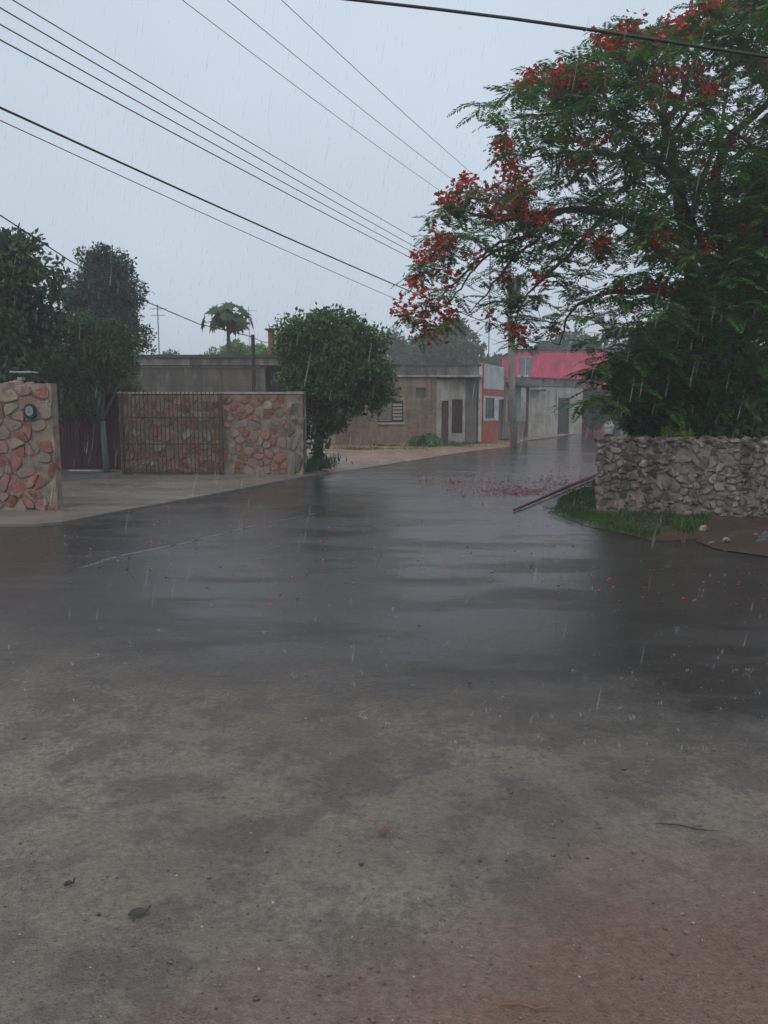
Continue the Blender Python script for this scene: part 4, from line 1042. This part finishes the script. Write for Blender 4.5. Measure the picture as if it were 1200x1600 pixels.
for p in fl_pts:
    if rl.random() < .75:
        for k in range(3): fr.append((p.x, p.y, p.z - .05, rl.uniform(0, 6.28), rl.uniform(-.4, .2), rl.uniform(.22, .4), rl.uniform(.3, .8)))
fr = np.array(fr); K = 12; t = np.linspace(.12, 1, K)
b_ = fr[:, None, :3]; az = fr[:, 3]; el = fr[:, 4]; ln = fr[:, 5]; dp = fr[:, 6]
h_ = np.stack([np.cos(az), np.sin(az), 0 * az], -1)[:, None, :]; zz = np.array([0, 0, 1.])
pos = b_ + h_ * (ln * np.cos(el))[:, None, None] * t[None, :, None] + zz * (ln[:, None] * (np.sin(el)[:, None] * t - dp[:, None] * t ** 2 * .7))[..., None]
tan = unit(h_ * np.cos(el)[:, None, None] + zz * (np.sin(el)[:, None] - 1.4 * dp[:, None] * t)[..., None])
sid = unit(np.cross(tan, zz))
Ps, Ds, Ss, Ls, Ws = [], [], [], [], []
prof = np.sin(np.pi * (t * .82 + .14)) ** .7
for s_ in (-1, 1):
    d = unit(sid * s_ + tan * .45 + zz * (-.18) + rng.normal(size=pos.shape) * .10)
    Ps.append(pos.reshape(-1, 3)); Ds.append(d.reshape(-1, 3)); Ss.append(unit(np.cross(d, np.cross(tan, sid) + rng.normal(size=pos.shape) * .15)).reshape(-1, 3))
    Ls.append((ln[:, None] * .27 * prof[None] * np.ones_like(pos[..., 0])).ravel()); Ws.append((ln[:, None] * .085 * np.ones_like(pos[..., 0])).ravel())
V, Q = leaf_geo(np.concatenate(Ps), np.concatenate(Ds), np.concatenate(Ss), np.concatenate(Ls), np.concatenate(Ws), .05)
np_mesh('crown', V, Q, MAT['leaf_flame'], fl)
P, D, Sd, L = [], [], [], []
for p in fl_pts:
    for _ in range(rl.randint(12, 20)):
        c = p + Vector((rl.gauss(0, .1), rl.gauss(0, .1), rl.gauss(.03, .08))); ax = Vector((rl.gauss(0, .7), rl.gauss(0, .7), 1)).normalized()
        u_ = ax.orthogonal().normalized(); v_ = ax.cross(u_); s0 = rl.uniform(.036, .062)
        for k in range(5):
            a = 2 * pi * k / 5 + rl.uniform(-.2, .2); d = (u_ * cos(a) + v_ * sin(a) + ax * .35).normalized()
            P.append(c); D.append(d); Sd.append(d.cross(ax).normalized()); L.append(s0)
L = np.array(L)
V, Q = leaf_geo(np.array(P), np.array(D), np.array(Sd), L, L * .8); o = np_mesh('blossoms', V, Q, MAT['flower'], fl); o['kind'] = 'stuff'
# long seed pods
for px, py, Y in ((862, 235, 14.5), (869, 243, 14.5), (873, 240, 14.5), (1005, 215, 14), (785, 380, 13.7), (880, 345, 13.5)):
    a = AT(px, py, Y) - fb; m = MB(); m.tube([a, a + Vector((.02, 0, -.2)), a + Vector((.0, 0, -.42))], [.012, .02, .008], 6); m.build('seed_pod', MAT['bark_dark'], fl)

# ------------------------------------------------------------------ grass, fallen petals, litter
def blades(pts, h, w_, name, mat, lab=None):
    n = len(pts); P = np.array(pts); az = rng.uniform(0, 2 * pi, n); le = rng.uniform(.1, .7, n)
    D = unit(np.stack([np.cos(az) * le, np.sin(az) * le, np.ones(n)], -1)); Sd = unit(np.cross(D, rng.normal(size=(n, 3))))
    from mathutils import noise as mn
    l = h * rng.uniform(.5, 1.3, n) * np.array([.75 + .9 * mn.noise(Vector((p[0] * 2.5, p[1] * 2.5, 0))) for p in pts]).clip(.15, 1.5); V, Q = leaf_geo(P, D, Sd, l, np.full(n, w_), .1)
    o = np_mesh(name, V, Q, MAT[mat]); tag(o, kind='stuff'); 
    if lab: tag(o, lab, 'grass')
    return o
gp = []
def gpoly(poly, n, z=.02, dens_=None):
    xs = [p[0] for p in poly]; ys = [p[1] for p in poly]; k = 0
    while k < n:
        x, y = rng.uniform(min(xs), max(xs)), rng.uniform(min(ys), max(ys)); ins = False
        for i in range(len(poly)):
            (x1, y1), (x2, y2) = poly[i], poly[i - 1]
            if (y1 > y) != (y2 > y) and x < (x2 - x1) * (y - y1) / (y2 - y1) + x1: ins = not ins
        if ins: gp.append((x, y, z)); k += 1
wc = lambda s, off: (A.x + dr.x * s + dr.y * off, A.y + dr.y * s - dr.x * off)   # along / in front of rubble wall
gpoly([gxy(866, 800), gxy(900, 812), gxy(945, 824), wc(.1, .02), wc(-.05, -.4), gxy(936, 753), gxy(905, 768), gxy(876, 780)], 5200)
gpoly([gxy(940, 824), gxy(1000, 838), gxy(1035, 842), wc(1.2, .02), wc(0, .02)], 2200)
gpoly([gxy(846, 800), gxy(893, 818), gxy(952, 834), gxy(1030, 850), gxy(1010, 836), gxy(900, 806), gxy(866, 796)], 700)
gpoly([gxy(1045, 832), gxy(1080, 840), wc(1.7, .02), wc(1.2, .02)], 900)
blades(gp, .10, .011, 'grass', 'grass', 'short green grass at the foot of rubble wall')
gp = []
for px, py, n, s in ((690, 698, 700, .5), (720, 697, 600, .5), (745, 696, 500, .4), (600, 700, 300, .6), (560, 705, 260, .5), (625, 706, 250, .7), (700, 700, 400, .7), (575, 692, 260, .4), (785, 690, 260, .4), (850, 678, 300, .8), (890, 676, 260, .8)):
    c = G(px, py)
    for _ in range(n): gp.append((c.x + rng.normal() * s, c.y + rng.normal() * s * .5, .05))
blades(gp, .17, .02, 'weeds', 'grass', 'weeds and grass tufts along the house fronts')
gp = []
for px, py, n, s in ((492, 736, 500, .22), (500, 728, 300, .3), (478, 741, 200, .12)):
    c = G(px, py)
    for _ in range(n): gp.append((c.x + rng.normal() * s, c.y + rng.normal() * s * .6, .05))
blades(gp, .3, .03, 'undergrowth', 'leaf_dark', 'dark undergrowth at the base of corner tree')
# petals
P = []
def petals(x0, x1, y0, y1, n, tri=False):
    for _ in range(n):
        px = rng.triangular(x0, (x0 + x1) / 2, x1) if tri else rng.uniform(x0, x1); py = rng.triangular(y0, (y0 + y1) / 2, y1)
        g = G(px, py, .012); P.append((g.x, g.y, .006))
petals(690, 900, 757, 776, 520, True); petals(780, 850, 762, 774, 420, True); petals(840, 930, 738, 772, 420); petals(650, 930, 735, 765, 380); petals(700, 800, 745, 760, 60)
petals(60, 900, 775, 930, 130); petals(400, 900, 800, 960, 50); petals(870, 1200, 850, 960, 45); petals(1050, 1085, 838, 846, 26); petals(1095, 1125, 846, 852, 26); petals(850, 930, 715, 740, 60)
P = np.array(P); n = len(P); az = rng.uniform(0, 2 * pi, n); D = unit(np.stack([np.cos(az), np.sin(az), rng.uniform(0, .35, n)], -1)); Sd = unit(np.cross(D, np.array([0, 0, 1.]) + rng.normal(size=(n, 3)) * .15))
l = rng.uniform(.03, .065, n) * np.clip(P[:, 1] / 14, .7, 1.15); V, Q = leaf_geo(P, D, Sd, l, l * .75, .15)
tag(np_mesh('fallen_petals', V, Q, MAT['petal']), 'red petals scattered over the wet road', 'petals', kind='stuff')
# the long pole lying along the road edge
a, b = G(803, 797, .03), G(934, 742, .07)
m = MB(); dv = b - a; m.tube([a, a + dv * .2 + Vector((.01, 0, .005)), a + dv * .55 + Vector((-.015, 0, .01)), a + dv * 1.08], [.02, .024, .034, .045], 8)
tag(m.build('wooden_pole', MAT['pole_wood'], None, True), 'long dark reddish wooden pole lying along the road edge', 'pole')
# stones at the foot of the wall
for i, (px, py, s, mt, lab) in enumerate(((1033, 819, .035, 'pale_stone', 'pale upright stone in the grass below rubble wall'), (1008, 828, .03, 'pale_stone', 'small pale stone in grass, leftmost below rubble wall'), (1024, 833, .03, 'pale_stone', 'flat pale stone at the grass edge below rubble wall'),
     (1100, 832, .075, 'rubble_stone', 'large fallen grey stone at the foot of rubble wall'), (1112, 852, .03, 'rubble_stone', 'flat grey stone by red petals at the mud edge'), (1135, 853, .05, 'rubble_stone', 'small grey stone at the foot of mud bank'),
     (1192, 856, .16, 'dark_stone', 'wet black rock at right edge of the mud bank'), (1180, 846, .045, 'rubble_stone', 'grey stone on the mud bank above black rock'))):
    c = G(px, py); m = MB(); m.blob((0, 0, s * .3), (s * 1.2, s, s * .75), 70 + i, .2, 3); o = m.build('rock', MAT[mt]); o.location = (c.x, c.y, .02 if px < 1120 else .05); tag(o, lab, 'rock', 'stones below the rubble wall')
# bits on the wet road
def leaf_thing(px, py, s, lab, mat='dead_leaf', rz=0.4):
    c = G(px, py); m = MB(); n = 9
    v = [(0, 0, .004)] + [(s * (.5 - .5 * cos(pi * k / n)) * 1.0, s * .3 * sin(pi * k / n), .006 + .01 * sin(pi * k / n)) for k in range(n + 1)] + [(s * (.5 - .5 * cos(pi * k / n)), -s * .3 * sin(pi * k / n), .006 + .008 * sin(pi * k / n)) for k in range(n - 1, 0, -1)]
    m.add(v, [(0, i, i + 1) for i in range(1, len(v) - 1)]); m.tube([(s * .95, 0, .006), (s * 1.2, .01, .02)], .003, 5)
    o = m.build('fallen_leaf', MAT[mat]); o.location = (c.x, c.y, .004); o.rotation_euler.z = rz; tag(o, lab, 'leaf')
leaf_thing(200, 1436, .06, 'dark fallen leaf on pale silt at lower left')
leaf_thing(595, 1309, .035, 'reddish brown fallen leaf in centre of the silty foreground', 'rust', 1.0)
leaf_thing(100, 1388, .03, 'tiny curled dark leaf left of the larger fallen leaf')
def twig_thing(px, py, s, rz, lab, mat='twig'):
    c = G(px, py); m = MB(); m.tube([(-s / 2, 0, .005), (-s * .1, s * .04, .008), (s * .2, -.01, .01), (s / 2, .01, .005)], [.0015, .003, .003, .001], 6)
    m.tube([(s * .1, 0, .008), (s * .3, s * .12, .008)], .0015, 5)
    o = m.build('twig', MAT[mat]); o.location = (c.x, c.y, .003); o.rotation_euler.z = rz; tag(o, lab, 'twig')
twig_thing(820, 1577, .14, -.1, 'light brown twig on red soil at bottom of picture')
twig_thing(1070, 1296, .22, -.3, 'dark twig on wet silt at the right foreground', 'dead_leaf')
twig_thing(866, 846, .3, .05, 'reddish twig on wet road below the grass patch', 'rust')
# raised run-off edge; the light it catches is painted as its colour
def rill(pix, w_, lab):
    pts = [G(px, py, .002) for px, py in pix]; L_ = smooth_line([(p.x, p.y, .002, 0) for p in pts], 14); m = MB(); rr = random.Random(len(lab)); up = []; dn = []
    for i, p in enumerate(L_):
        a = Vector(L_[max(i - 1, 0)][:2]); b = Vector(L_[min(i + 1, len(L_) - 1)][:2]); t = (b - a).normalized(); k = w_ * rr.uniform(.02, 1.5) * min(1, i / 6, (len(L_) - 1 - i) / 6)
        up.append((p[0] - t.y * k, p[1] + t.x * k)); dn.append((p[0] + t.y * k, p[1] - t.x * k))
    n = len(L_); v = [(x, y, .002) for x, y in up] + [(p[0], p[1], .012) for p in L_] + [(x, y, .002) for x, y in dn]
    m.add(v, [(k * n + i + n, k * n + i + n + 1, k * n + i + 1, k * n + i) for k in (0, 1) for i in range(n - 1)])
    tag(m.build('rill_glint', MAT['rill'], None, True), lab, 'rill', kind='stuff')
MAT['rill'] = m_plain('rill', (.06, .06, .06), .3, .6, 20, bump=.2)  # flat tone standing for the gleam along the water's edge
rill([(108, 893), (150, 880), (190, 868), (290, 848), (380, 826), (440, 813), (497, 802)], .032, 'pale foam line where run-off crosses the road')

# gravel and grit lying on the road
m = MB(); rq = random.Random(5)
for _ in range(1500):
    px, py = rq.uniform(0, 1200), rq.uniform(900, 1600) if rq.random() < .85 else rq.uniform(800, 900)
    c = G(px, py); s = rq.uniform(.0016, .0052) * (2.0 if rq.random() < .04 else 1); m.blob((c.x, c.y, s * .4), (s * 1.2, s, s * .7), rq.randint(0, 99), .2, 1)
q = M('grit'); q.set(q.ramp(q.island(), [(0, (.04, .038, .035)), (.6, (.11, .095, .08)), (.93, (.2, .16, .12)), (1, (.4, .38, .34))]), .4)
tag(m.build('gravel', q.m), 'loose gravel scattered over the near road', 'gravel', kind='stuff')

# ------------------------------------------------------------------ rain: falling drops and the splashes they throw up
n = 6000
P = np.stack([rng.uniform(-9, 9, n), rng.uniform(3.8, 22, n), rng.uniform(.1, 7.5, n)], -1)
l = rng.uniform(.08, .24, n); d = unit(np.stack([rng.normal(-.16, .03, n), rng.normal(0, .03, n), -np.ones(n)], -1))
rr_ = rng.uniform(.0018, .004, n)
ax1 = unit(np.cross(d, np.array([0, 1., 0]))); ax2 = np.cross(d, ax1)
ringv = []
for k in range(4):
    a = pi / 2 * k; ringv.append(P + d * (l * .75)[:, None] + (ax1 * cos(a) + ax2 * sin(a)) * rr_[:, None])
V = np.stack([P] + ringv + [P + d * l[:, None]], 1).reshape(-1, 3); base_i = (np.arange(n) * 6)[:, None]
T = np.concatenate([base_i + np.array([[0, 1 + k, 1 + (k + 1) % 4]]) for k in range(4)] + [base_i + np.array([[5, 1 + (k + 1) % 4, 1 + k]]) for k in range(4)])
tag(np_mesh('rain', V, T, MAT['rain']), 'slanting rain falling over the road', 'rain', kind='stuff')
m = MB(); rq = random.Random(8)
for _ in range(420):
    px, py = rq.uniform(-40, 1240), rq.uniform(745, 1180)
    c = G(px, py); k = rq.uniform(.5, 1.2)
    for j in range(rq.randint(2, 5)):
        s = rq.uniform(.002, .006) * k; m.blob((c.x + rq.gauss(0, .012) * k, c.y + rq.gauss(0, .012) * k, abs(rq.gauss(0, .012)) * k + s * 2), (s * .8, s * .8, s * 2.6), j, .1, 1)
tag(m.build('splashes', MAT['rain']), 'small rain splashes on the wet road', 'splash', kind='stuff')

# ------------------------------------------------------------------ rain haze
HAZE = 0.0032
m = MB(); m.box(-640, 640, -640, 640, -1.1, 14.5)
hz = m.build('haze', None); tag(hz, kind='stuff')
hm = bpy.data.materials.new('haze'); hm.use_nodes = True; t_ = hm.node_tree
t_.nodes.remove(t_.nodes['Principled BSDF']); pv = t_.nodes.new('ShaderNodeVolumePrincipled')
pv.inputs['Color'].default_value = (.93, .95, .97, 1); pv.inputs['Density'].default_value = HAZE; pv.inputs['Anisotropy'].default_value = .2
t_.links.new(pv.outputs[0], t_.nodes['Material Output'].inputs['Volume']); hz.data.materials.append(hm)
